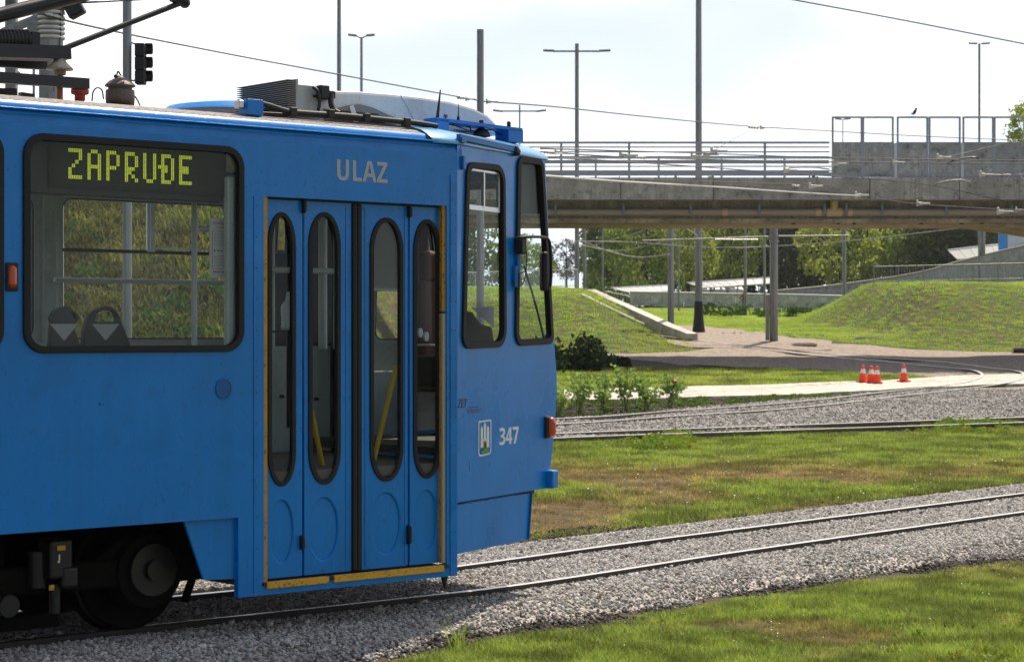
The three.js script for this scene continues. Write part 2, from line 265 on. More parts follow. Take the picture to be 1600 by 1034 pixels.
  { const ye = T(695, 486)[1]; tp('door_edge', box(.026, dt - ye, .05, dr - .012, (dt + ye) / 2, 1.062), M.orangeEdge); tp('door_edge', box(.026, ye - db - .03, .05, dr - .010, (ye + db) / 2, 1.062), M.creamStrip, 'worn cream lower strip'); tp('door_edge', box(.005, ye - db - .03, .05, dr - .026, (ye + db) / 2, 1.048), M.orangeEdge); }
  const Z = 1.045, leaf = (pl, pr, gl, gr, gt, gb, ol, or, ot, ob, rust) => {
    const X = (p) => T(p, 500, Z)[0], mid = (pl + pr) / 2, Y = (y) => T(mid, y, Z)[1];
    const a = Math.max(X(pl), dl + .027) + .004, b = Math.min(X(pr), dr - .022) - .004, top = dt - .012, bot = db + .015;
    const g = stad(X(gl), X(gr), Y(gt), Y(gb)), s = poly(stad(a, b, top, bot), .006);
    s.holes.push(roundPath(inset(g, .014), .2));
    s.holes.push(roundPath(inset(stad(X(ol), X(or), Y(ot), Y(ob)), .006), .2));
    const d = tp('door_leaf', extrude(s, .024, Z - .020, 0), M.blue);
    tp('window_seal', extrude(ring(inset(g, .002), inset(g, .024), .2, .2), .022, Z - .012, .005), M.rubber, null, d);
    tp('pane', extrude(poly(inset(g, .02), .2), .001, Z - .012), M.glass, null, d);
    // pressed oval: a raised rounded rim round a shallow field
    const o = stad(X(ol), X(or), Y(ot), Y(ob));
    { const pts = roundPath(inset(o, .004), .2).getPoints(10).map((q) => V(q.x, q.y, 0)); const rim = new THREE.TubeGeometry(new THREE.CatmullRomCurve3(pts.slice(0, -1), true), 90, .011, 8, true); rim.scale(1, 1, .8); rim.translate(0, 0, Z - .006); tp('pressed_oval', [extrude(poly(inset(o, -.004), .2), .004, Z - .012), rim], M.blue, null, d); }
    return [d, a, b, top, bot];
  };
  const L = [leaf(412, 472, 416, 461, 331, 760, 418, 460, 778, 882), leaf(473, 549, 480, 531, 331, 757, 480, 530, 774, 878), leaf(562, 637, 576, 629, 339, 753, 577, 627, 767, 869), leaf(638, 695, 644, 688, 342, 748, 645, 686, 763, 863)];
  // vertical ribs of the leaves
  for (const [i, xs] of [[0, []], [1, [475, 540]], [2, [570, 632]], [3, [640]]]) for (const x of xs) { const X = T(x, 500, Z)[0]; tp('leaf_rib', box(.010, L[i][3] - L[i][4] - .04, .008, X, (L[i][3] + L[i][4]) / 2, Z + .004, .002), M.blue, null, L[i][0]); }
  { const a = T(548.5, 500, Z)[0], b = T(563, 500, Z)[0]; tp('door_rubber', [box((b - a) * .48, dt - db - .03, .05, a + (b - a) * .25, (dt + db) / 2, Z - .005, .008), box((b - a) * .48, dt - db - .03, .05, a + (b - a) * .75, (dt + db) / 2, Z - .005, .008)], M.rubber); }
  for (const [px, y0, y1] of [[472, 311, 333], [637, 321, 340], [469, 836, 858], [636, 820, 850]]) { const a = T(px, y0, Z), b = T(px, y1, Z); tp('door_hinge', [box(.018, a[1] - b[1], .03, a[0], (a[1] + b[1]) / 2, Z + .014, .005), cyl(.011, .011, (a[1] - b[1]) * .8, a[0], (a[1] + b[1]) / 2, Z + .03, 10)], M.black); }
  tp('door_header', box(dr - dl - .002, .02, .05, (dl + dr) / 2, dt - .002, 1.03), M.black);
  // step edge
  { const a = T(415, 915), b = T(512, 905), c = T(520, 905), d = T(692, 887), y = (a[1] + d[1]) / 2; tp('step_edge', box(b[0] - a[0], .042, .022, (a[0] + b[0]) / 2, y, 1.104, .004), M.yellow, 'chipped yellow stripe'); tp('step_edge', box(d[0] - c[0], .042, .022, (c[0] + d[0]) / 2, y, 1.104, .004), M.yellow, 'chipped yellow stripe'); 
    tp('step_tread', box(dr - dl + .02, .022, .075, (dl + dr) / 2, db - .006, 1.075, .004), M.black); tp('step_board', box(dr - dl, .04, .85, (dl + dr) / 2, db - .02, .62), M.floor); }
  // seam plates and rivets left and right of the door
  tp('seam_strip', box(.012, dt - .22, .006, T(397, 500)[0], (dt + .22) / 2 + .0, 1.102, .002), M.blue); tp('seam_strip', box(.05, 2.5, .006, XT - .035, 1.46, 1.103, .002), M.blue);
  { const r = []; for (let i = 0; i < 13; i++) { const y = .3 + i * .18; for (const x of [T(400.5, 500)[0], XT - .05, XT - .02]) { const g = new THREE.SphereGeometry(.0055, 8, 5); g.scale(1, 1, .5); g.translate(x, y, 1.1065); r.push(g); } } const m = tp('rivets', r, M.blueDark); m.userData.kind = 'stuff'; }
  tp('seam_strip', box(XT - .1 + 1.6, .005, .004, (XT - .1 - 1.6) / 2, T(300, 197)[1], 1.101, .002), M.blue);
  // skirt flap, vent disc, marker light
  { const q = Ts([[287, 813], [371, 806], [371, 904], [318, 906]], 1.07); tp('skirt_flap', extrude(poly(q, .004), .02, 1.05), M.blue); }
  { const [x, y] = T(349, 607), c = []; c.push(extrude(ring([[x - .055, y - .06], [x + .055, y - .06], [x + .055, y + .06], [x - .055, y + .06]], [[x - .047, y - .052], [x + .047, y - .052], [x + .047, y + .052], [x - .047, y + .052]], .06, .05), .008, 1.1)); for (let i = 0; i < 8; i++) { const yy = y - .043 + i * .0122, w = Math.sqrt(Math.max(.0004, .0025 - (yy - y) ** 2)) * 2; c.push(box(w, .006, .008, x, yy, 1.105)); } tp('air_vent', c, M.blueDark); }
  { const s = T(156, 630); const g = new THREE.SphereGeometry(.012, 12, 8); g.scale(1, 1, .5); g.translate(s[0], s[1], 1.1); tp('body_plug', g, M.blueDark); }
  { const a = T(17, 413), b = T(17, 452); const g = new THREE.CapsuleGeometry(.026, a[1] - b[1] - .06, 6, 16); g.scale(1.0, 1, 1.1); g.translate(a[0], (a[1] + b[1]) / 2, 1.108); const m = tp('marker_light', g, M.amber); tp('lamp_base', box(.07, a[1] - b[1] + .02, .016, a[0], (a[1] + b[1]) / 2, 1.106, .007), M.black, null, m); }

  // ---- destination display behind the window
  {
    const zd = .985, a = T(75, 216, zd), b = T(352, 305, zd), w = b[0] - a[0], cx = (a[0] + b[0]) / 2, yt = T(200, 222, zd)[1], yb = T(200, 300, zd)[1];
    const d = tp('destination_display', box(w + .36, yt - yb + .06, .10, cx - .17, (yt + yb) / 2, zd - .055, .006), M.innerDark);
    const C = document.createElement('canvas'); C.width = 1024; C.height = 320; const c = C.getContext('2d'); c.fillStyle = '#0b0d08'; c.fillRect(0, 0, 1024, 320);
    const px = 8, pw = 9.6, rows = 34, cols = 100; c.fillStyle = '#15180e'; for (let j = 0; j < rows; j++) for (let i = 0; i < cols; i++) c.fillRect(30 + i * pw, 24 + j * px, pw - 2.4, px - 2.2);
    const Gl = { Z: '1111 0001 0001 0010 0100 1000 1000 1111', A: '0110 1001 1001 1001 1111 1001 1001 1001', P: '1110 1001 1001 1001 1110 1000 1000 1000', R: '1110 1001 1001 1001 1110 1100 1010 1001', U: '1001 1001 1001 1001 1001 1001 1001 0110', D: '1110 1001 1001 1101 1101 1001 1001 1110', E: '1111 1000 1000 1110 1110 1000 1000 1111' };
    c.fillStyle = '#c9d42e'; let x0 = 8;
    for (const ch of 'ZAPRUDE') { if (ch === 'D') for (let k = -2; k < 0; k++) for (let q = 0; q < 3; q++) c.fillRect(30 + (x0 + k) * pw, 24 + (5 + 9 + q) * px, pw - 2.4, px - 2.2); Gl[ch].split(' ').forEach((r, j) => [...r].forEach((bit, i) => { if (bit === '1') for (let q = 0; q < 3; q++) for (let k = 0; k < 2; k++) c.fillRect(30 + (x0 + i * 2 + k) * pw, 24 + (5 + j * 3 + q) * px, pw - 2.4, px - 2.2); })); x0 += 11; }
    const t = new THREE.CanvasTexture(C); t.colorSpace = THREE.SRGBColorSpace;
    const sm = std(0xffffff, .85, 0, { map: t, emissive: 0xffffff, emissiveMap: t, emissiveIntensity: .55 });
    const g = new THREE.PlaneGeometry(w, yt - yb); g.translate(cx, (yt + yb) / 2, zd + .004); tp('display_screen', g, sm, null, d);
  }
  // poster on the inner pole
  {
    const C = document.createElement('canvas'); C.width = 256; C.height = 700; const c = C.getContext('2d'); c.fillStyle = '#c9c9c6'; c.fillRect(0, 0, 256, 700); c.fillStyle = '#b3263a'; c.font = 'bold 46px sans-serif'; c.textAlign = 'center'; c.fillText('COVID-19', 128, 78);
    c.fillStyle = '#777'; for (let i = 0; i < 2; i++) c.fillRect(60, 98 + i * 16, 136, 6); c.strokeStyle = '#8a3a40'; c.lineWidth = 4; c.strokeRect(24, 150, 208, 450);
    c.fillStyle = '#999'; for (let i = 0; i < 9; i++) c.fillRect(38, 175 + i * 18, 110 + 70 * hash(i, 4), 6); for (let i = 0; i < 8; i++) c.fillRect(38, 440 + i * 18, 110 + 70 * hash(i, 9), 6);
    c.fillStyle = '#444'; for (let i = 0; i < 5; i++) { c.beginPath(); c.arc(48 + i * 40, 385, 11, 0, 7); c.fill(); } c.fillStyle = '#a33'; c.fillRect(30, 630, 80, 14); c.fillStyle = '#666'; c.fillRect(130, 630, 60, 14);
    const t = new THREE.CanvasTexture(C); t.colorSpace = THREE.SRGBColorSpace; const zp = .92, a = T(327, 340, zp), b = T(363, 434, zp);
    const w = b[0] - a[0], h = a[1] - b[1], bk = tp('poster', box(w, h, .005, (a[0] + b[0]) / 2, (a[1] + b[1]) / 2, zp), M.white); tp('poster_print', new THREE.PlaneGeometry(w - .004, h - .004).translate((a[0] + b[0]) / 2, (a[1] + b[1]) / 2, zp + .004), std(0xffffff, .5, 0, { map: t }), null, bk);
  }
  // poles and rails inside
  const pole = (px, y0, y1, z, r = .016, m = M.inner) => { const a = T3(px, y0, z), b = T3(px, y1, z); return bar(V(a.x, a.y, z), V(a.x, b.y, z), r, 12); };
  const hbar = (px0, px1, py, z, r = .014) => { const a = T3(px0, py, z), b = T3(px1, py, z); return bar(V(a.x, a.y, z), V(b.x, a.y, z), r, 12); };
  tp('handrail', pole(303, 300, 545, .55, .017), M.white); tp('handrail', hbar(308, 374, 357, .75, .017), M.white); tp('handrail', hbar(84, 372, 437, -.9, .016), M.white);
  // seat backs with a handle opening and a pale diamond patch
  for (const [l, r] of [[74, 130], [126, 208]]) {
    const z = .45, q = Ts([[l, 560], [l + 3, 500], [(l + r) / 2 - 14, 478], [(l + r) / 2 + 10, 479], [r - 22, 500], [r, 560]], z), c = T((l + r) / 2 - 4, 494, z);
    const s = poly(q, .08); s.holes.push(roundPath([[c[0] - .085, c[1] - .035], [c[0] + .085, c[1] - .03], [c[0] + .05, c[1] + .035], [c[0] - .05, c[1] + .035]], .03));
    const seat = tp('seat', extrude(s, .035, z - .018, .008), M.seat), d = T((l + r) / 2 - 6, 512, z);
    tp('seat_patch', extrude(poly([[d[0] - .09, d[1] + .022], [d[0] + .09, d[1] + .022], [d[0], d[1] - .075]], .006), .006, z + .02), M.seatPad, null, seat);
  }
  // behind the doors: dark cabinets, grey-green partition with hatches, handrails
  const part1 = T(412, 541, -.6), pz = -.6;
  const px0 = T(404, 541, pz)[0], px1 = T(570, 541, pz)[0], px2 = 8.35;
  tp('partition', [box(px1 - px0, part1[1] - .9, .04, (px0 + px1) / 2, (part1[1] + .9) / 2, pz), box(px2 - px1 - .02, part1[1] - .86, .04, (px1 + px2) / 2, (part1[1] + .82) / 2, pz + .02)], M.inner);
  tp('equipment_cabinet', box(T(548, 450, -.75)[0] - T(405, 450, -.75)[0], 1.0, .1, (T(548, 450, -.75)[0] + T(405, 450, -.75)[0]) / 2, part1[1] + .14, -.75), M.innerDark);
  tp('hatch', box(.22, .62, .012, T(440, 640, pz)[0], 1.18, pz + .03, .004), M.inner); tp('hatch', box(.28, .5, .012, T(600, 650, pz)[0], 1.2, pz + .05, .004), M.inner);
  for (const [x, y] of [[433, 619], [487, 623], [670, 568]]) { const q = T(x, y, pz); tp('hatch_lock', cyl(.012, .012, .03, 0, 0, 0, 10).rotateX(Math.PI / 2).translate(q[0], q[1], pz + .055), M.black); }
  tp('handrail', [hbar(410, 545, 421, .1, .02)], M.inner); tp('handrail', pole(504, 318, 545, -.2, .03), M.inner); tp('handrail', pole(425, 330, 545, -.1, .018), M.inner); tp('handrail', pole(524, 330, 545, -.3, .018), M.inner);
  tp('handrail', bar(T3(486, 640, .75), T3(508, 750, .75), .016, 12), M.yellowRail, 'sloping yellow rail, left'); tp('handrail', bar(T3(619, 572, .75), T3(577, 748, .75), .016, 12), M.yellowRail, 'sloping yellow rail, right');
  { const w = F2; tp('side_window', [extrude(ring(inset(w, -.025), inset(w, .004), .012, .01), .03, -1.06)], M.alu); }
  // driver's compartment: screen, seat, desk
  { const a = T(578, 345, -.3), b = T(628, 455, -.3); tp('cab_screen', box(b[0] - a[0] + .1, a[1] - b[1], .012, (a[0] + b[0]) / 2 + .03, (a[1] + b[1]) / 2, -.3), new THREE.MeshPhysicalMaterial({ color: lin(.6, .6, .56), transmission: .7, roughness: .8, thickness: 0, side: THREE.DoubleSide })); 
    const c = T(566, 452, -.3), d = T(640, 520, -.3); tp('screen_frame', [box(d[0] - c[0], .018, .03, (c[0] + d[0]) / 2, c[1], -.29), box(.018, c[1] - d[1], .03, c[0], (c[1] + d[1]) / 2, -.29)], M.inner); }
  { const a = T(648, 345, -.45), b = T(690, 540, -.45), w = b[0] - a[0]; const sb = tp('driver_seat', [box(w * .9, .75, .12, (a[0] + b[0]) / 2, 1.72, -.45, .05), box(w * .6, .22, .10, (a[0] + b[0]) / 2, 2.20, -.45, .045), box(.5, .12, .5, (a[0] + b[0]) / 2 + .15, 1.36, -.5, .05)], M.maroon); tp('curtain', (() => { const g = new THREE.PlaneGeometry(w * 1.1, .85, 24, 1), p = g.attributes.position; for (let i = 0; i < p.count; i++) p.setZ(i, .025 * Math.sin(p.getX(i) * 70)); g.computeVertexNormals(); g.translate((a[0] + b[0]) / 2, 2.23, -.62); return g; })(), M.maroon); }
  tp('cab_bulkhead', box(.03, 1.8, .55, px2, 1.82, -.72), M.innerDark);

  // ---- lettering
  const font = await new FontLoader().loadAsync('fonts/droid/droid_sans_bold.typeface.json');
  const text = (s, l, r, t, b, z, depth = .003, slant = 0) => { const g = new TextGeometry(s, { font, size: 1, depth: .01, curveSegments: 5 }); g.computeBoundingBox(); const q = g.boundingBox; g.translate(-q.min.x, -q.min.y, 0); if (slant) g.applyMatrix4(new THREE.Matrix4().makeShear(0, 0, slant, 0, 0, 0)); g.scale((r - l) / (q.max.x - q.min.x), (t - b) / (q.max.y - q.min.y), depth / .01); g.translate(l, b, z); return g; };
  globalThis.__text = text;
  { const a = T(526, 251), b = T(605, 283); const y0 = T(565, 284)[1], y1 = T(565, 251)[1]; tp('lettering', text('ULAZ', a[0], b[0], y1, y0, 1.1, .002), M.silver); }
}

// ---- cab: tapering side panels, nose, windscreen
const Cx = (px, py, tin = 0) => { const [u, v] = uv(px, py), a = CS + u * SN, b = SN - u * CS, X = XT - tin * TS, Pp = 9.84 + tin * TC; const t = (Pp * a - X * b) / (TC * b - TS * a), D = (X + TC * t) / a; return [t, EYE + v * D]; };
const Cs = (l) => l.map(([a, b]) => Cx(a, b));
{
  const toCab = new THREE.Matrix4().makeRotationY(TA).setPosition(XT, 0, 1.10), mirror = new THREE.Matrix4().makeScale(1, 1, -1);
  const near = (g) => g.applyMatrix4(toCab);
  const far = (g) => { g = g.index ? g.toNonIndexed() : g; g.applyMatrix4(toCab); g.applyMatrix4(mirror); const p = g.attributes.position.array, n = g.attributes.normal.array; for (let i = 0; i < p.length; i += 9) for (let k = 0; k < 3; k++) { let q = p[i + 3 + k]; p[i + 3 + k] = p[i + 6 + k]; p[i + 6 + k] = q; q = n[i + 3 + k]; n[i + 3 + k] = n[i + 6 + k]; n[i + 6 + k] = q; } return g; };
  const yTop = 2.915, slotY = (Cx(721, 785)[1] + Cx(840, 764)[1]) / 2;
  const sil = [[852, 243], [853, 275], [857.5, 370], [862, 460], [866, 535], [870, 590], [870, 620], [866, 670], [862, 715], [857, 745], [853, 764]];
  const edge = Cs(sil); edge[0][1] = yTop; edge[edge.length - 1][1] = slotY;
  // windows
  const WA = Cs([[727, 253], [788, 259], [792, 285], [788, 540], [721, 545], [720, 520]]);
  const A = [Cx(727, 252), Cx(787, 258), Cx(789, 542), Cx(720, 545)], B = [Cx(807, 243), Cx(847, 248), Cx(863.5, 537), Cx(803, 541)];
  const out = [[0, slotY], [0, yTop], ...edge];
  const sh = poly(out, 0); sh.holes.push(roundPath(inset(A, .022), [.07, .10, .10, .07])); sh.holes.push(roundPath(inset(B, .028), [.06, .05, .05, .08]));
  for (const [f, n] of [[near, 1], [far, 0]]) {
    tp('cab_side', f(extrude(sh, .03, -.03)), M.blue);
    const wa = tp('cab_window', f(extrude(ring(A, inset(A, .034), [.09, .12, .12, .09], [.06, .09, .09, .06]), .03, -.018, .005)), M.rubber), wb = tp('corner_window', f(extrude(ring(B, inset(B, .038), [.08, .07, .07, .10], [.05, .04, .04, .06]), .03, -.018, .005)), M.rubber);
    tp('pane', f(extrude(poly(inset(A, .03), .07), .001, -.01)), M.glassClear, null, wa); tp('pane', f(extrude(poly(inset(B, .034), .05), .001, -.01)), M.glassClear, null, wb);
    if (n) {
      const yv = (Cx(722, 322)[1] + Cx(788, 329)[1]) / 2, iA = inset(A, .05), xm = Cx(757, 290)[0], l = iA[3][0] + .004, r = iA[1][0], yt = iA[0][1] + .005;
      tp('sliding_vent', f(mergeGeometries([box(r - l, .03, .02, (l + r) / 2, yv, -.012), box(r - l, .014, .02, (l + r) / 2, yt, -.012), box(.018, yt - yv, .02, l + .01, (yt + yv) / 2, -.012), box(.018, yt - yv, .02, r - .01, (yt + yv) / 2, -.012), box(.016, yt - yv, .02, xm, (yt + yv) / 2, -.010)].map((g) => g.toNonIndexed()))), M.alu, null, wa);
    }
  }
  { const li = poly([[.02, 1.0], [.02, 2.85], ...edge.filter(([, y]) => y > 1.02).map(([t, y]) => [t - .03, y - .04])], 0); li.holes.push(roundPath(inset(A, .02), .08)); li.holes.push(roundPath(inset(B, .03), .05)); tp('cab_lining', far(extrude(li, .012, -.046)), M.inner); }
  // black head panel behind the upper corner pane
  { const q = Cs([[808, 246], [848, 250], [850, 334], [806, 333]]); tp('dark_sunband', near(extrude(poly(q, .02), .02, -.05)), M.black); }
  // front header, windscreen and lower nose: sheets between the two side edges
  const P3 = (t, y) => V(XT + t * TC, y, 1.10 - t * TS);
  const loft = (rows, bulge = .13, n = 16, sm = 1) => {
    const pos = [], idx = [], u = [];
    rows.forEach(([t, y], j) => { const e = P3(t, y); for (let i = 0; i <= n; i++) { const s = i / n * 2 - 1, z = -e.z * s * (1 + 0), x = e.x + bulge * (1 - Math.pow(Math.abs(s), 2.2)); pos.push(x, y, z); u.push(z, y); } });
    for (let j = 0; j < rows.length - 1; j++) for (let i = 0; i < n; i++) { const a = j * (n + 1) + i; idx.push(a, a + 1, a + n + 1, a + 1, a + n + 2, a + n + 1); }
    const g = new THREE.BufferGeometry(); g.setAttribute('position', new THREE.Float32BufferAttribute(pos, 3)); g.setAttribute('uv', new THREE.Float32BufferAttribute(u, 2)); g.setIndex(idx); return outward(g);
  };
  const eAt = (y) => { for (let i = 1; i < edge.length; i++) if (y >= edge[i][1]) { const [a, b] = edge[i - 1], [c, d] = edge[i]; return [lerp(c, a, (y - d) / (b - d)), y]; } return edge[edge.length - 1]; };
  const yWs = 1.58, yWt = 2.80;
  tp('nose', loft([...edge.filter(([, y]) => y < yWs - .02).reverse(), eAt(yWs)]), M.blue);
  tp('nose_header', loft([eAt(yWt), eAt(2.86), eAt(yTop)]), M.blue);
  const ws = tp('windscreen', loft([eAt(yWs), eAt(yWs + .05)], .14), M.rubber); tp('top_seal', loft([eAt(yWt - .05), eAt(yWt)], .14), M.rubber, null, ws); tp('pane', loft([eAt(yWs + .04), eAt(2), eAt(2.4), eAt(yWt - .04)]), M.glassClear, null, ws);
  tp('wiper', tube([P3(...eAt(1.63)).add(V(.1, 0, -.2)), P3(...eAt(1.9)).add(V(.12, 0, -.3)), P3(...eAt(2.2)).add(V(.13, 0, -.42))], .008), M.black);
  // cab roof cap: the outline drawn in and up to the crown
  {
    const n = 18, base = [V(7.9, yTop, 1.085)]; const e = edge[0]; for (let i = 0; i <= 6; i++) base.push(P3(-.02 + (e[0] + .02) * i / 6, yTop)); const E = P3(e[0], yTop); for (let i = 1; i < n; i++) { const s = i / n * 2 - 1; base.push(V(E.x + .13 * (1 - Math.pow(Math.abs(s), 2.2)), yTop, -E.z * s)); } for (let i = 7; i >= 0; i--) { const p = base[i]; base.push(V(p.x, p.y, -p.z)); }
    const pos = [], u = [], idx = [], rows = [[1.012, -.012], [1.014, .004], [1.0, .022], [.97, .046], [.92, .075], [.82, .105], [.6, .128], [.3, .138], [0, .140]], c = V(7.8, 0, 0), m = base.length;
    for (const [k, h] of rows) for (const p of base) { pos.push(c.x + (p.x - c.x) * k, yTop + h, p.z * k); u.push(c.x + (p.x - c.x) * k, p.z * k); }
    for (let j = 0; j < rows.length - 1; j++) for (let i = 0; i < m - 1; i++) { const a = j * m + i; idx.push(a, a + 1, a + m, a + 1, a + m + 1, a + m); }
    const g = new THREE.BufferGeometry(); g.setAttribute('position', new THREE.Float32BufferAttribute(pos, 3)); g.setAttribute('uv', new THREE.Float32BufferAttribute(u, 2)); g.setIndex(idx); outward(g); tp('cab_roof', g, new THREE.MeshPhysicalMaterial({ color: lin(.06, .30, .62), roughness: .3, clearcoat: .5, clearcoatRoughness: .15, side: THREE.DoubleSide }), 'glossy pale blue roof cap');
    // drip rail with a black end
    const q0 = Cx(716, 213), q1 = Cx(800, 233); tp('drip_rail', near(beam(V(q0[0] - .02, q0[1] - .005, .012), V(q1[0], q1[1], .012), .03, .035)), M.blueDark); tp('drip_rail_end', near(new RoundedBoxGeometry(.07, .05, .06, 3, .015).rotateZ(-.5).translate(q1[0] + .02, q1[1] - .01, .012)), M.black);
  }
  // lower skirt of the cab
  { const q = Cs([[721, 790], [833, 770], [828, 838], [721, 870]]); const yb = (q[2][1] + q[3][1]) / 2; q[2][1] = q[3][1] = yb; q[0][1] = q[1][1] = slotY - .018; q[0][0] = q[3][0] = .012; for (const f of [near, far]) tp('cab_skirt', f(extrude(poly(q, .005), .02, -.035)), M.blue);
    const e0 = q[1], e1 = q[2]; tp('nose_skirt', loft([[e1[0], e1[1]], [e0[0], e0[1]]].map(([t, y]) => [t - .01, y]), .10), M.blue); }
  tp('cab_floor', (() => { const s = poly([[XT - .05, -1.05], [XT - .05, 1.05], [P3(1.15, 0).x, .56], [P3(1.15, 0).x, -.56]]); const g = extrude(s, .05); g.rotateX(Math.PI / 2); g.translate(0, 1.0, 0); return g; })(), M.innerDark);
  // slot: dark gap filler set back
  { const g = near(box(1.18, .05, .02, .62, slotY - .005, -.06)); tp('slot_filler', g, M.black); }
  // desk, blind
  { tp('driver_console', near(extrude(poly([Cx(714, 548, .3), Cx(714, 490, .3), Cx(722, 484, .3), Cx(738, 488, .3), Cx(750, 506, .3), Cx(768, 511, .3), Cx(774, 548, .3)], .02), .12, -.42)), M.innerDark); tp('driver_desk', [near(box(.35, .22, .35, .78, 1.46, -.55, .05))], M.innerDark); tp('desk_panel', near(box(.2, .012, .22, .27, 1.645, -.40, .004)), M.inner); tp('dial', [.04, .12, .2].map((x) => near(cyl(.03, .03, .012, 0, 0, 0, 16).rotateX(Math.PI / 2).rotateY(.0).translate(.02 + x, 1.76 - x * .3, -.345))), M.inner); tp('clear_screen', near(extrude(poly([Cx(737, 481, .2), Cx(771, 478, .2), Cx(771, 512, .2)], 0), .004, -.2)), M.blind); }
  { const g = box(.93, .52, .006, .62, 2.32, -.12).applyMatrix4(toCab); g.applyMatrix4(mirror); tp('roller_blind', g, M.blind); const h = box(.95, .05, .02, .62, 2.045, -.12).applyMatrix4(toCab); h.applyMatrix4(mirror); tp('blind_bar', h, M.innerDark); }
  // headlamp-side marker lamp and bumper end
  { const a = Cx(856, 652), b = Cx(856, 682); const g = new THREE.CapsuleGeometry(.042, .055, 6, 18); g.scale(.8, 1, .8); near(g.translate(a[0] - .01, (a[1] + b[1]) / 2, .03)); const m = tp('marker_light', g, M.amber, 'orange nose marker lamp'); tp('lamp_base', near(box(.05, .15, .03, a[0] - .035, (a[1] + b[1]) / 2, .012, .01)), M.black, null, m); }
  { const q = Cx(860, 748); const e = P3(...eAt(q[1])); for (const k of [1, -1]) tp('bumper', new RoundedBoxGeometry(.09, .125, .10, 3, .012).rotateY(TA * k).translate(e.x + .012, q[1], e.z * k), M.blue); }
  // mirror on its arm, with cable
  {
    const p = (x, y, o) => { const [t, h] = Cx(x, y, -o); return V(t, h, o).applyMatrix4(toCab); };
    const o = .10, arm = tp('mirror_arm', [tube([p(806, 373, .05), p(815, 371, o), p(850, 371, o + .02), p(858, 376, o + .02), p(860.5, 396, o + .02), p(861, 430, o + .02), p(860, 447, o)], .0105, 8, 40), near(box(.07, .11, .06, Cx(806, 384)[0], Cx(806, 384)[1], .035, .01))], M.black);
    const a = p(850, 424, o + .01); const g = new RoundedBoxGeometry(.042, .26, .15, 4, .018); g.rotateY(-TURN + .12); g.translate(a.x, a.y, a.z); tp('mirror', g, M.black, null, arm);
    tp('mirror_cable', tube([p(812, 374, .06), p(822, 390, .05), p(822, 420, .04), p(816, 444, .035), p(806, 447, .02), p(801, 438, .01)], .004, 6, 30), M.black, null, arm);
    tp('arm_bracket', [[807, 410], [803, 432]].map(([x, y]) => { const q = Cx(x, y); return near(box(.035, .14, .03, q[0] - .01, q[1], .012, .006)); }), M.blueDark); tp('hinge_plate', near(box(.035, .085, .02, Cx(720.5, 254)[0] + .01, Cx(720.5, 254)[1], .012, .004)), M.blueDark);
    tp('door_lamp', near(box(.06, .03, .03, .03, 2.93, .02)), M.blueDark);
  }
  // marks: ZET, coat of arms, number
  {
    const text = globalThis.__text;
    const put = (s, l, r, t, b, sl) => { const a = Cx(l, (t + b) / 2), c = Cx(r, (t + b) / 2), y1 = Cx((l + r) / 2, t)[1], y0 = Cx((l + r) / 2, b)[1]; return near(text(s, a[0], c[0], y1, y0, 0, .002, sl)); };
    tp('lettering', put('347', 780, 810, 667, 694), M.letterWhite); tp('lettering', put('ZET', 715, 730, 623, 637, .25), M.letterDark);
    tp('small_lettering', [[730, 747, 635, 637], [730, 752, 639.5, 641], [730, 748, 643, 644.5]].map(([l, r, t, b]) => { const a = Cx(l, t), c = Cx(r, b); return near(box(c[0] - a[0], .006, .002, (a[0] + c[0]) / 2, (a[1] + c[1]) / 2, .001)); }), M.letterDark);
    const q = [Cx(747, 658), Cx(767, 655), Cx(767, 709), Cx(747, 714)], crest = tp('coat_of_arms', near(extrude(ring(q, inset(q, .010), [.012, .012, .03, .03], [.008, .008, .026, .026]), .003, 0)), M.letterWhite);
    const l = q[0][0], r = q[1][0], w = r - l, cx = (l + r) / 2, yb = q[3][1] + .03, H = q[0][1] - q[3][1], tw = [];
    for (const [dx, h0, h1] of [[-.24, .40, .70], [0, .40, .80], [.24, .40, .70]]) { tw.push(box(w * .17, H * (h1 - h0), .002, cx + dx * w, yb + H * ((h0 + h1) / 2 - .05), .002)); tw.push(new THREE.ConeGeometry(w * .09, H * .08, 4).scale(1, 1, .02).translate(cx + dx * w, yb + H * (h1 - .01), .002)); }
    tw.push(box(w * .66, H * .24, .002, cx, yb + H * .24, .002)); tp('castle', tw.map(near), M.letterWhite, null, crest);
    tp('gate', near(box(w * .26, H * .26, .002, cx, yb + H * .18, .004)), M.gold, null, crest); tp('gate_opening', near(box(w * .13, H * .2, .002, cx, yb + H * .16, .0055)), M.black, null, crest);
    tp('green_hill', near(extrude(poly([[cx - w * .38, yb - H * .04], [cx + w * .38, yb - H * .04], [cx + w * .34, yb + H * .02], [cx, yb + H * .11], [cx - w * .34, yb + H * .02]], .01), .002, .0055)), M.green, null, crest);
  }
  tp('mud_flap', (() => { const [x, y] = T(703, 903); return new THREE.ConeGeometry(.035, .1, 5).rotateX(Math.PI).scale(1, 1, .4).translate(x - .01, y - .035, 1.06); })(), M.rubber);
}

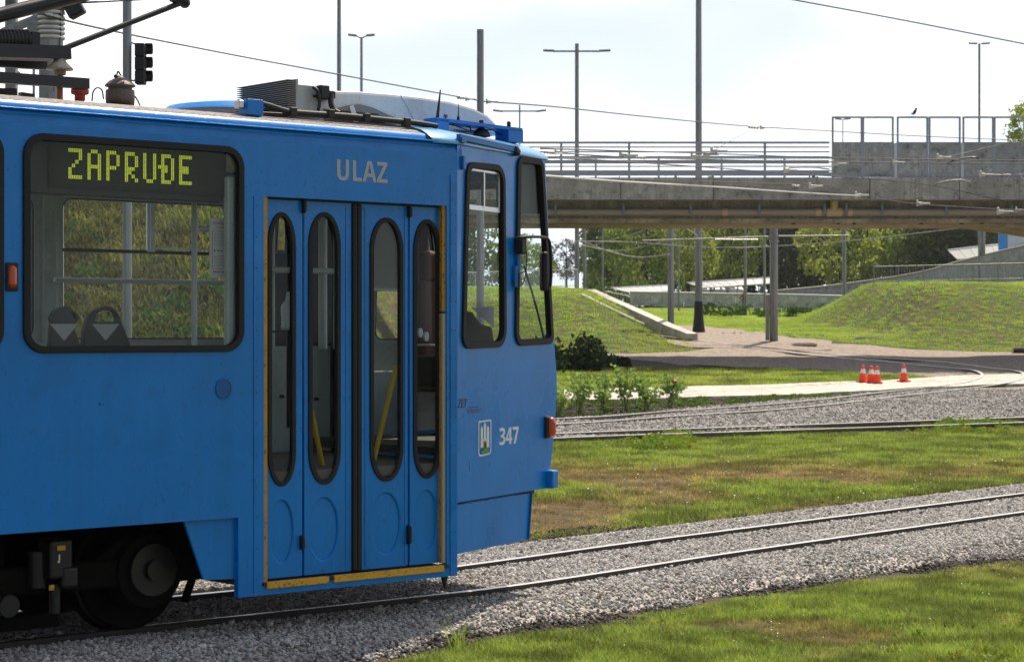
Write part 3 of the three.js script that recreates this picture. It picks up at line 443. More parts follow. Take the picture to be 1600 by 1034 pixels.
// ---- roof equipment
{
  const zc = .4;
  // cooling unit: long white shell, louvred at its rear
  const shp = Ts([[498, 160], [506, 149], [522, 142], [560, 143], [600, 146], [650, 151], [700, 158], [738, 169], [760, 180], [772, 192], [776, 212], [500, 196]], zc);
  const ac = tp('cooling_unit', extrude(poly(shp, 0), .9, zc - .9, .02), M.white);
  tp('grille', extrude(poly(Ts([[541, 165], [560, 163], [580, 168], [608, 181], [640, 192], [600, 194], [520, 190], [500, 176]], zc + .02)), .02, zc + .012), std(lin(.20, .20, .20), .6), null, ac);
  { const g = []; for (let j = 0; j < 6; j++) for (let i = 0; i < 42; i++) { const x = 506 + i * 3.0 + (j & 1) * 1.5, y = 171 + j * 3.6 + i * .28; if (y < 165 + Math.max(0, (x - 562) * .36) + 3 || x > 632 || y > 196) continue; const q = T(x, y, zc + .034); const c = new THREE.CircleGeometry(.0068, 8); c.translate(q[0], q[1], zc + .0345); g.push(c); } const m = tp('grille_holes', g, M.black, null, ac); m.userData.kind = 'stuff'; }
  tp('grille_post', extrude(poly(Ts([[546, 166], [552, 164], [561, 190], [553, 190]], zc + .04), 0), .012, zc + .03), M.white, null, ac); tp('shell_seam', tube([T3(626, 149, zc + .021), T3(634, 163, zc + .021), T3(648, 190, zc + .021)], .004, 5, 12), M.offWhite, null, ac);
  { const text = globalThis.__text, zt = zc + .02, a = T(702, 180, zt), b = T(741, 188, zt); const y = T(720, 188.5, zt)[1], h = .017; const g = text('THERMO KING', a[0], b[0], y + h, y, 0, .002); tp('lettering', g.rotateZ(-.012).translate(0, .009 * 3, zt), M.letterDark, null, ac); const c = T(696, 182, zt); tp('emblem', [box(.03, .007, .002, c[0], c[1] + .009, zt + .001), box(.009, .024, .002, c[0], c[1] - .004, zt + .001), box(.007, .014, .002, c[0] - .012, c[1] + .001, zt + .001), box(.007, .014, .002, c[0] + .012, c[1] + .001, zt + .001)], M.letterDark, null, ac); }
  // resistor box with cooling fins
  {
    const a = T(462, 121, zc), b = T(510, 132, zc), c = T(462, 168, zc), x0 = a[0], x1 = b[0], y1 = a[1] - .008, y0 = c[1] - .02;
    const rb = tp('resistor_box', [box(x1 - x0 - .02, y1 - y0 - .03, .58, (x0 + x1) / 2 + .01, (y0 + y1) / 2 - .015, zc - .30, .006), box(.015, y1 - y0, .6, x0 + .01, (y0 + y1) / 2, zc - .30)], M.greyBox);
    for (let i = 0; i < 15; i++) tp('fin', box(.055, .004, .585, x0 - .028, y0 + .012 + i * (y1 - y0 - .02) / 14, zc - .30), M.fin, null, rb);
    const j = T(507, 144, zc + .05); tp('junction_plug', [box(.07, .09, .06, j[0] + .0, j[1] - .0, zc + .03, .01), box(.05, .05, .05, j[0] + .06, j[1] - .01, zc + .03, .01)], M.black, null, rb);
    tp('cable', tube([T3(489, 136, zc + .02), T3(496, 142, zc + .05), T3(499, 160, zc + .05), T3(497, 172, zc + .06)], .011, 8), M.black, null, rb); tp('cable', tube([T3(517, 148, zc + .05), T3(517, 162, zc + .07), T3(522, 172, zc + .09), T3(530, 177, zc + .12)], .018, 8), M.black, null, rb);
    const r = T(493, 150, zc + .01); tp('rating_plate', box(.025, .014, .004, r[0], r[1], zc + .0), M.black, null, rb);
  }
  // blue junction box with roof conduit on clips
  { const z = .9, a = T(379, 155, z), b = T(404, 177, z); tp('junction_box', [box(b[0] - a[0], a[1] - b[1] + .02, .10, (a[0] + b[0]) / 2, (a[1] + b[1]) / 2 - .01, z, .004)], M.blue); const q = T(373, 163, z); tp('box_plug', box(.035, .045, .06, q[0], q[1], z, .006), M.alu);
    tp('conduit', tube([T3(402, 160, z), T3(420, 165, z), T3(450, 174, z), T3(480, 177, z), T3(540, 181, z), T3(600, 187, z), T3(650, 192, z), T3(682, 197, z)], .018, 8, 60), M.black);
    tp('cable', tube([T3(405, 176, z - .02), T3(440, 178, z - .02), T3(520, 184, z - .02), T3(600, 192, z - .02)], .008, 6, 30), M.black);
    for (const [x, y] of [[456, 175], [515, 178], [571, 184], [634, 191]]) { const q = T(x, y, z); tp('conduit_clip', box(.05, .055, .05, q[0], q[1], z, .008), M.black); } }
  // blue flat cover at the far side
  { const a = T(312, 170, -.2), b = T(420, 160, -.2); tp('roof_cover', lathe([[0, .05], [.25, .045], [.42, .02], [.46, -.02]], (a[0] + b[0]) / 2 - .02, T(366, 172, -.2)[1] - .03 + .02, -.2, 28), M.blue); }
  // antenna bridge at the front
  {
    const z = .55, a = T(670, 192, z), b = T(806, 206, z), y = T(740, 192, z)[1];
    const A0 = T3(672, 187, z), A1 = T3(806, 204, z), br = tp('antenna_bracket', [beam(A0, A1, .14, .022), box(.10, .07, .14, A0.x + .05, A0.y - .035, z), box(.13, .085, .14, A1.x - .06, A1.y - .045, z)], M.blue);
    tp('whip_antenna', [bar(T3(683, 187, z), T3(688, 140, z), .012, 8, .004), cyl(.02, .026, .03, T(683, 188, z)[0], T(683, 188, z)[1], z)], M.black, null, br); tp('rod_antenna', [bar(T3(716, 186, z), T3(716.5, 162, z), .005, 6, .002), cyl(.008, .012, .03, T(716, 185, z)[0], T(716, 185, z)[1], z)], M.black, null, br);
    const d = T(752, 209, z), dm = new THREE.SphereGeometry(.06, 18, 10, 0, 7, 0, 1.57); dm.translate(d[0], d[1] - .02, z); tp('horn', [dm, cyl(.015, .015, .08, d[0], d[1] + .05, z)], M.black, null, br); const s = T(795, 195, z); tp('stub_antenna', new THREE.CapsuleGeometry(.014, .025, 4, 10).translate(s[0], s[1], z), M.black, null, br);
    tp('cable', [tube([T3(700, 192, z), T3(716, 198, z), T3(735, 204, z), T3(748, 204, z)], .004), tube([T3(760, 203, z), T3(770, 203, z), T3(778, 209, z), T3(788, 210, z)], .004), tube([T3(729, 196, z), T3(735, 200, z), T3(735, 205, z)], .004)], M.black, null, br);
  }
  // lightning arrester, insulators, current collector frame
  { const z = .55, c = T(187, 143, z), k = T(187, 160, z), y = k[1]; const s = (T(210, 143, z)[0] - T(163, 143, z)[0]) / 2 / .0 || 1; const R = .083; tp('lightning_arrester', lathe([[0, .155], [.015, .155], [.02, .145], [R * .75, .125], [R * 1.08, .098], [R * 1.05, .092], [R * .82, .085], [R * .85, .075], [R * 1.0, .07], [R * 1.02, .03], [R * .98, -.02], [0, -.02]], c[0], y, z, 28), M.arrester);
    tp('arrester_wire', [tube([T3(180, 124, z), T3(182, 116, z), T3(184, 111, z), T3(187, 116, z), T3(195, 126, z)], .0045), tube([T3(143, 158, z), T3(145, 143, z), T3(151, 137, z), T3(158, 140, z), T3(161, 155, z)], .0045), tube([T3(210, 150, z), T3(215, 158, z), T3(218, 165, z)], .0045), new THREE.SphereGeometry(.012, 10, 8).translate(...T3(180, 119, z).toArray())], M.black); }
  { const z = .55, q = T(124, 143, z); tp('red_insulator', lathe([[0, .05], [.035, .045], [.05, .01], [.052, 0], [.048, -.015], [.03, -.02], [.03, -.05], [.02, -.055], [0, -.055]], q[0], q[1], z), M.redIns); tp('insulator_foot', [box(.05, .03, .06, q[0] - .045, q[1] - .085, z, .004), box(.07, .04, .06, q[0] + .055, q[1] - .08, z, .004), cyl(.016, .02, .06, q[0], q[1] - .065, z)], M.black); }
  { const z = .55, q = T(92.5, 103, z); tp('insulator', lathe([[0, .045], [.03, .04], [.04, .02], [.075, -.012], [.076, -.022], [.035, -.024], [.035, -.05], [.018, -.055], [0, -.055]], q[0], q[1], z), M.porcelain); tp('insulator_stem', [cyl(.02, .024, .03, q[0], q[1] + .055, z), cyl(.015, .015, .17, q[0], q[1] - .13, z)], M.rust); }
  {
    const z = .5, pg = tp('current_collector', [beam(T3(-30, 80, z), T3(100, 84, z), .16, .075)], M.darkMetal);
    tp('lower_frame', [beam(T3(-30, 119, z + .1), T3(136, 131, z + .1), .05, .06), beam(T3(-30, 92, z - .2), T3(70, 98, z - .2), .05, .08), beam(T3(-30, 143, z - .3), T3(22, 144, z - .3), .06, .04), beam(T3(30, 148, z - .3), T3(50, 151, z - .3), .04, .03)], M.darkMetal, null, pg);
    tp('spring', [...Array(9)].map((_, i) => new THREE.TorusGeometry(.045, .016, 8, 16).rotateY(Math.PI / 2).translate(...T3(-6 + i * 5.6, 62, z).toArray())), M.black, null, pg);
    tp('spring_housing', [box(.05, .1, .1, ...T3(49, 65, z).toArray()), bar(T3(-20, 62, z), T3(56, 64, z), .03)], M.black, null, pg);
    tp('upper_arm', [bar(T3(-60, 38, z), T3(110, -4, z), .042, 12), bar(T3(110, -4, z), T3(150, -14, z), .042, 12)], M.darkMetal, null, pg);
    tp('lower_arm', [bar(T3(98, 76, z), T3(283, 4, z), .017, 10)], M.darkMetal, null, pg); tp('knuckle', [bar(T3(268, -5, z), T3(290, 5, z), .03, 12), new THREE.SphereGeometry(.034, 14, 10).translate(...T3(288, 4, z).toArray())], M.darkMetal, null, pg);
    tp('stay_rod', [bar(T3(110, 5, z), T3(240, -2, z), .006, 6)], M.darkMetal, null, pg);
  }
}
// ---- running gear
{
  const z = .62, wheelC = T(176, 912, .53), R = .33;
  for (const [dx, m] of [[0, 1], [-1.8, 1]]) for (const s of [1, -1]) {
    const cx = wheelC[0] + .10 + dx;
    const w = tp('wheel', lathe([[.05, -.06], [.12, -.06], [.13, -.02], [R - .06, -.02], [R - .04, -.05], [R + .0, -.05], [R, .045], [R + .025, .05], [R + .025, .07], [R - .05, .07], [R - .06, .03], [.1, .03], [.05, .05]], 0, 0, 0, 40).rotateX(-Math.PI / 2 * s).translate(cx, R, .5 * s), M.bogie);
    tp('tread', new THREE.CylinderGeometry(R + .002, R + .002, .05, 40, 1, true).rotateX(Math.PI / 2).translate(cx, R, .5 * s), M.railSide, null, w);
  }
  for (const s of [1, -1]) {
    const cx = wheelC[0] + .10; 
    const b = tp('bogie_frame', [new RoundedBoxGeometry(2.6, .16, .12, 2, .03).translate(cx - .9, .36, .70 * s), cyl(.21, .23, .14, 0, 0, 0, 28).rotateX(Math.PI / 2).translate(cx, .36, .71 * s), cyl(.21, .23, .14, 0, 0, 0, 28).rotateX(Math.PI / 2).translate(cx - 1.8, .36, .71 * s), extrude(poly([[cx - .55, .3], [cx - .2, .3], [cx + .12, .55], [cx - .12, .57]], .03), .08, .68 * s - .04)], M.bogie);
    tp('axle_box', [cyl(.15, .15, .04, 0, 0, 0, 28).rotateX(Math.PI / 2).translate(cx, .37, .80 * s), cyl(.06, .06, .06, 0, 0, 0, 20).rotateX(Math.PI / 2).translate(cx, .37, .82 * s)], M.darkMetal, null, b);
    if (s > 0) { tp('brake_unit', [new RoundedBoxGeometry(.14, .22, .16, 2, .02).translate(T(85, 875, .8)[0], T(85, 872, .8)[1], .8), new RoundedBoxGeometry(.10, .12, .14, 2, .02).translate(T(98, 905, .8)[0], T(98, 900, .8)[1], .82), cyl(.05, .05, .2, T(60, 890, .8)[0], T(60, 890, .8)[1], .78), cyl(.03, .03, .16, T(85, 940, .8)[0], T(85, 935, .8)[1], .8), cyl(.06, .07, .14, 0, 0, 0, 16).rotateX(Math.PI / 2).translate(T(5, 945, .8)[0], T(5, 945, .8)[1], .8)], M.darkMetal, null, b);
      const t = T(95, 856, .885), u = T(80, 918, .885); tp('yellow_tag', [box(.05, .028, .004, t[0], t[1], .884), box(.03, .03, .004, u[0], u[1], .884)], M.yellow, null, b); const g = T(92, 871, .885); tp('white_mark', [box(.008, .035, .004, g[0], g[1], .884), box(.012, .01, .004, g[0] - .004, g[1] - .024, .884)], M.letterWhite, null, b); }
  }
  tp('axle', [bar(V(wheelC[0] + .1, R, -.5), V(wheelC[0] + .1, R, .5), .06, 14), bar(V(wheelC[0] - 1.7, R, -.5), V(wheelC[0] - 1.7, R, .5), .06, 14)], M.bogie);
  tp('track_brake', [box(.9, .08, .1, wheelC[0] - .8, .10, .5, .01), box(.9, .08, .1, wheelC[0] - .8, .10, -.5, .01), box(.3, .3, .9, wheelC[0] - .8, .5, 0)], M.bogie);
  tp('equipment_case', [box(.62, .42, 1.5, wheelC[0] + 1.12, .48, -.15, .03), box(.5, .35, .3, wheelC[0] + .72, .5, -.85, .03), box(3.4, .3, .5, wheelC[0] - .9, .5, -.75, .03)], M.bogie);
  tp('sand_pipe', [tube([V(wheelC[0] + .62, .66, .5), V(wheelC[0] + .60, .4, .5), V(wheelC[0] + .5, .12, .5)], .025, 8), box(.06, .4, .06, wheelC[0] + .72, .5, .45)], M.bogie);
}

// ---------- ground, ballast, road, path ----------
function sheetGrid(xs, zs, color) {
  const pos = [], col = [], u = [], idx = [], n = xs.length;
  for (const z of zs) for (const x of xs) { pos.push(x, ground(x, z), z); u.push(x, z); col.push(...color(x, z)); }
  for (let j = 0; j < zs.length - 1; j++) for (let i = 0; i < n - 1; i++) { const a = j * n + i; idx.push(a, a + 1, a + n, a + 1, a + n + 1, a + n); }
  const g = new THREE.BufferGeometry(); g.setAttribute('position', new THREE.Float32BufferAttribute(pos, 3)); g.setAttribute('uv', new THREE.Float32BufferAttribute(u, 2)); g.setAttribute('color', new THREE.Float32BufferAttribute(col, 3)); g.setIndex(idx); g.computeVertexNormals(); return g;
}
const dryness = (x, z) => {                          // where the turf is thin and brown
  const D = -z; let k = S01((fbm(x * .30 + 3, z * .22, 4) - .40) * 5);
  if (D > 13 && D < 36) { const t = (D - 15) / 18; k = S01((fbm(x * .55 + 9, z * .30, 4) - .36) * 4) * S01(1.45 - Math.abs(t - .38) * 2.9); }
  else if (D > 36 && D < 80) k *= .45; else if (D >= 80) k *= .25; else k = S01((fbm(x * 1.1 + 5, z * 1.1, 4) - .52) * 5) * .8;
  if (x < -3 && D > 38 && D < 130) k = .35 + .65 * S01((fbm(x * .5 + 3, z * .4, 4) - .35) * 4);
  return k;
};
{
  const xs = [], zs = [];
  for (let x = -700; x < -60; x += 80) xs.push(x); for (let x = -60; x < -26; x += 3) xs.push(x); for (let x = -26; x <= 34; x += .55) xs.push(x); for (let x = 36; x < 70; x += 3) xs.push(x); for (let x = 80; x <= 760; x += 80) xs.push(x);
  for (let D = -60; D < 4; D += 8) zs.push(-D); for (let D = 4; D < 125; D += .55) zs.push(-D); for (let D = 125; D < 200; D += 3) zs.push(-D); for (let D = 205; D <= 1500; D += 60) zs.push(-D);
  const g = sheetGrid(xs, zs, (x, z) => { const k = dryness(x, z), D = -z, far = S01((D - 75) / 12); const a = lerp(.62, .80, far), b = lerp(.95, 1.05, far); return [lerp(a, 1.05, k), lerp(b, .80, k), lerp(.38, .62, k)].map((v) => v * .62); });
  struct('ground', g, M.turf);
}
// a sheet between two lines of points, laid on the ground
function laid(a, b, off, nu = 40, nv = 10, edgeNoise = 0, flat) {
  const ca = new THREE.CatmullRomCurve3(a, false, 'chordal'), cb = new THREE.CatmullRomCurve3(b, false, 'chordal'), pos = [], u = [], idx = [];
  for (let i = 0; i <= nu; i++) { const p = ca.getPoint(i / nu), q = cb.getPoint(i / nu); for (let j = 0; j <= nv; j++) { const t = j / nv, e = edgeNoise ? (1 - t) * edgeNoise * (fbm(i * .6, 3.3, 3) - .5) - t * edgeNoise * (fbm(i * .6, 8.1, 3) - .5) : 0; const x = lerp(p.x, q.x, t), z = lerp(p.z, q.z, t) + e; const edge = flat && (j === 0 || j === nv) ? -.03 : 0; pos.push(x, (flat ? flat(x, z) : ground(x, z)) + off + edge, z); u.push(x, z); } }
  for (let i = 0; i < nu; i++) for (let j = 0; j < nv; j++) { const k = i * (nv + 1) + j; idx.push(k, k + 1, k + nv + 1, k + 1, k + nv + 2, k + nv + 1); }
  const g = new THREE.BufferGeometry(); g.setAttribute('position', new THREE.Float32BufferAttribute(pos, 3)); g.setAttribute('uv', new THREE.Float32BufferAttribute(u, 2)); g.setIndex(idx); return faceUp(g);
}
const W = (s, p, y = 0) => V(s * SN - p * CS, y, -(s * CS + p * SN));     // along the track / across it -> the world
const ppx = (l, off = 0) => l.map(([x, y]) => G(x, y, off));
// near track: ballast bed with stones, soil margins
const nearRail = [[-3, 10.4], [1, 10.4], [4, 10.4], [6, 10.44], [8.8, 10.44], [11.9, 10.92], [16.5, 11.52], [22, 12.25], [30, 13.3], [46, 15.4]];
const nearW = (s) => pl([[-3, -1.25], [6, -1.25], [7, -1.2], [8.1, -.92], [9.5, -.92], [11.4, -1.02], [14.2, -1.3], [18, -1.38], [50, -1.38]], s);   // how far the gravel reaches towards the eye
const railCurve = (off) => new THREE.CatmullRomCurve3(nearRail.map(([s, p]) => W(s, p + off)), false, 'centripetal');
const bedNear = ppx([[-500, 1200], [200, 1060], [480, 1030], [700, 993], [1000, 957], [1250, 915], [1430, 885], [1600, 862], [1900, 815]]), bedFar = nearRail.map(([s, p]) => W(s, p + 2.1 + (s > 10 ? .15 : 0)));
const bedN2 = [-3, 1, 4, 6, 7, 8, 9, 10, 11.5, 13, 14.5, 16.5, 19, 22, 30, 46].map((s) => { let r = nearRail[0][1]; for (let i = 1; i < nearRail.length; i++) if (s > nearRail[i - 1][0]) { const [a, b] = nearRail[i - 1], [c, d] = nearRail[i]; r = lerp(b, d, Math.min(1, (s - a) / (c - a))); } return W(s, r + nearW(s) + .04); });
const bedH = (x, z) => { const s = x * SN - z * CS, p = -x * CS - z * SN; let r = nearRail[0][1]; for (let i = 1; i < nearRail.length; i++) if (s > nearRail[i - 1][0]) { const [a, b] = nearRail[i - 1], [c, d] = nearRail[i]; r = lerp(b, d, Math.min(1, (s - a) / (c - a))); } const w = p - r; return lerp(ground(x, z) + .012, -.038, S01(Math.min(w - nearW(s) + .02, 2.3 - w) / .45)); };
const flatBed = (x, z) => bedH(x, z) + .012 * (fbm(x * 2, z * 2, 3) - .5);
struct('soil_margin', laid(nearRail.map(([s, p]) => W(s, p - 1.85)), nearRail.map(([s, p]) => W(s, p + 2.6 + (s > 10 ? .3 : 0))), .006, 90, 12, .5), M.soil);
struct('track_ballast', laid(bedN2, bedFar, .0, 160, 26, .25, flatBed), M.gravel);
function rail(curve, n, k = 1) {                 // one rail: foot, web and head swept along a curve
  const prof = [[-.034, 0], [.034, 0], [.034, -.008], [.030, -.035], [.012, -.04], [.010, -.1], [-.010, -.1], [-.012, -.04], [-.030, -.035], [-.034, -.008]];
  const pos = [], idx = [], m = prof.length;
  for (let i = 0; i <= n; i++) { const p = curve.getPoint(i / n), t = curve.getTangent(i / n), s = V(-t.z, 0, t.x).normalize(); for (const [a, b] of prof) pos.push(p.x + s.x * a * k, p.y + b, p.z + s.z * a * k); }
  for (let i = 0; i < n; i++) for (let q = 0; q < m; q++) { const a = i * m + q, b = i * m + (q + 1) % m; idx.push(a, a + m, b, b, a + m, b + m); }
  const g = new THREE.BufferGeometry(); g.setAttribute('position', new THREE.Float32BufferAttribute(pos, 3)); g.setIndex(idx); const f = g.toNonIndexed(); f.computeVertexNormals(); return f;
}
function railPart(curve, n, parent, w = 1) {
  const pos = [], idx = []; const r = part('rail', rail(curve, n, w), w > 1 ? M.railSideFar : M.railSide, parent);
  const prof = [[-.026, 0], [-.012, .004], [.012, .004], [.026, 0]];
  for (let i = 0; i <= n; i++) { const p = curve.getPoint(i / n), t = curve.getTangent(i / n), s = V(-t.z, 0, t.x).normalize(); for (const [a, b] of prof) pos.push(p.x + s.x * a * w, p.y + b + .001, p.z + s.z * a * w); }
  for (let i = 0; i < n; i++) for (let k = 0; k < 3; k++) { const a = i * 4 + k; idx.push(a, a + 1, a + 4, a + 1, a + 5, a + 4); }
  const g = new THREE.BufferGeometry(); g.setAttribute('position', new THREE.Float32BufferAttribute(pos, 3)); g.setIndex(idx); faceUp(g); part('running_surface', g, M.railHead, r);
}
function track(label, curves, n, w = 1) { const t = thing('tram_track', label, 'tram track', V(0, 0, 0)); t.userData.kind = 'structure'; for (const c of curves) railPart(c, n, t, w); return t; }
track('near pair of rusty tram rails in pale gravel under the blue tram', [railCurve(0), railCurve(1.07)], 220);
// second bed and its tracks
const bed2N = ppx([[560, 735], [720, 715], [870, 697], [1030, 686], [1200, 678], [1400, 667], [1600, 660], [2000, 640]]), bed2F = ppx([[560, 682], [720, 671], [868, 660], [1000, 652], [1200, 632], [1330, 620], [1430, 612], [1640, 606]]);
struct('track_ballast', laid(bed2N, bed2F, .07, 120, 24, .35), M.gravelFar);
const onG = (l, off = .06) => l.map(([x, y]) => G(x, y, off));
const cr = (l) => new THREE.CatmullRomCurve3(l, false, 'centripetal');
const main2 = (a, b) => { const A = at(870, a[0], 1), p = (x, y) => { const D = 3180 * (EYE - .0) / (y - 517); return V((x - 800) / FPX * D, 0, -D); }; return cr([p(400, a[1]), p(870, a[0]), p(1220, b[0]), p(1600, b[1]), p(2200, b[2])]); };
track('straight pair of tram rails in gravel behind the mown grass strip', [main2([684, 712], [672, 659.5, 640]), main2([677, 702], [664.5, 651.5, 632])], 120, 1.9);
const branch = [[[400, 688], [870, 673], [1050, 660], [1220, 648], [1400, 626.7], [1490, 615], [1545, 608], [1585, 601], [1600, 593], [1592, 585], [1560, 579], [1480, 569], [1373, 561], [1280, 553], [1180, 543], [1090, 534], [1030, 526]], [[400, 676], [870, 664], [1050, 651], [1220, 638], [1400, 617], [1480, 607], [1512, 602], [1532, 595], [1534, 588], [1520, 583], [1480, 577], [1400, 569], [1300, 560], [1220, 551], [1140, 541], [1060, 531], [1010, 525]]];
track('curving pair of tram rails turning across the pale path', branch.map((l) => cr(l.map(([x, y], i) => G(x, y, i < 5 ? .13 : i < 10 ? .115 : .062)))), 240, 1.9);
// the gravel road beneath the bridge
struct('gravel_road', laid(ppx([[945, 561], [1020, 566], [1100, 572], [1230, 578], [1330, 583], [1420, 588], [1470, 594], [1640, 600]]), ppx([[945, 554], [1030, 552], [1090, 548], [1180, 536], [1290, 538], [1400, 545], [1500, 550], [1640, 553]]), .035, 90, 14, .3), M.roadGravel);
struct('gravel_road', laid(ppx([[1060, 528], [1085, 544], [1180, 546], [1300, 548]]), ppx([[1040, 508], [1110, 512], [1200, 522], [1300, 534]]), .045, 40, 12, .3), M.roadGravel);
struct('soil_bed', laid(ppx([[600, 672], [870, 660], [1000, 652], [1150, 640], [1320, 622]]), ppx([[600, 640], [870, 634], [1000, 631], [1150, 627], [1320, 618]]), .02, 60, 8, .5), M.soil);
struct('soil_bed', laid(ppx([[930, 579], [1050, 580], [1130, 579]]), ppx([[930, 556], [1050, 556], [1130, 557]]), .02, 40, 8, .3), M.soil);
{ // concrete path in slabs
  const n = ppx([[500, 652], [700, 642], [868, 631], [1050, 627], [1220, 622], [1330, 616.5], [1420, 611], [1530, 606], [1640, 604], [1800, 602]]), f = ppx([[500, 626], [700, 620], [868, 615], [1050, 609.5], [1220, 604.5], [1330, 600], [1420, 596.5], [1530, 590], [1640, 588], [1800, 585]]);
  const cn = cr(n), cf = cr(f), N = 26, root = new THREE.Group(); root.name = 'path'; root.userData.kind = 'structure'; tag(root, 'pale concrete path crossing behind the rose bushes', 'path'); scene.add(root);
  for (let i = 0; i < N; i++) {
    const q = [cn.getPoint(i / N), cn.getPoint((i + .996) / N), cf.getPoint((i + .996) / N), cf.getPoint(i / N)], pos = [], idx = [], K = 6;
    const top = [], y = (p) => ground(p.x, p.z) + .10;
    for (let a = 0; a <= K; a++) { const p0 = q[0].clone().lerp(q[1], a / K), p1 = q[3].clone().lerp(q[2], a / K); for (let b = 0; b <= K; b++) { const p = p0.clone().lerp(p1, b / K); pos.push(p.x, y(p), p.z); } }
    for (let a = 0; a < K; a++) for (let b = 0; b < K; b++) { const k = a * (K + 1) + b; idx.push(k, k + 1, k + K + 1, k + 1, k + K + 2, k + K + 1); }
    const rim = []; for (let a = 0; a <= K; a++) rim.push(a * (K + 1)); const base = pos.length / 3; for (const k of rim) pos.push(pos[k * 3], pos[k * 3 + 1] - .14, pos[k * 3 + 2]); for (let a = 0; a < K; a++) idx.push(rim[a], rim[a + 1], base + a, rim[a + 1], base + a + 1, base + a);
    const g = new THREE.BufferGeometry(); g.setAttribute('position', new THREE.Float32BufferAttribute(pos, 3)); g.setAttribute('uv', new THREE.Float32BufferAttribute(pos.filter((_, k) => k % 3 !== 1), 2)); g.setIndex(idx); const h = faceUp(g.toNonIndexed()); part('paving_slab', h, M.concreteLight, root);
  }
}

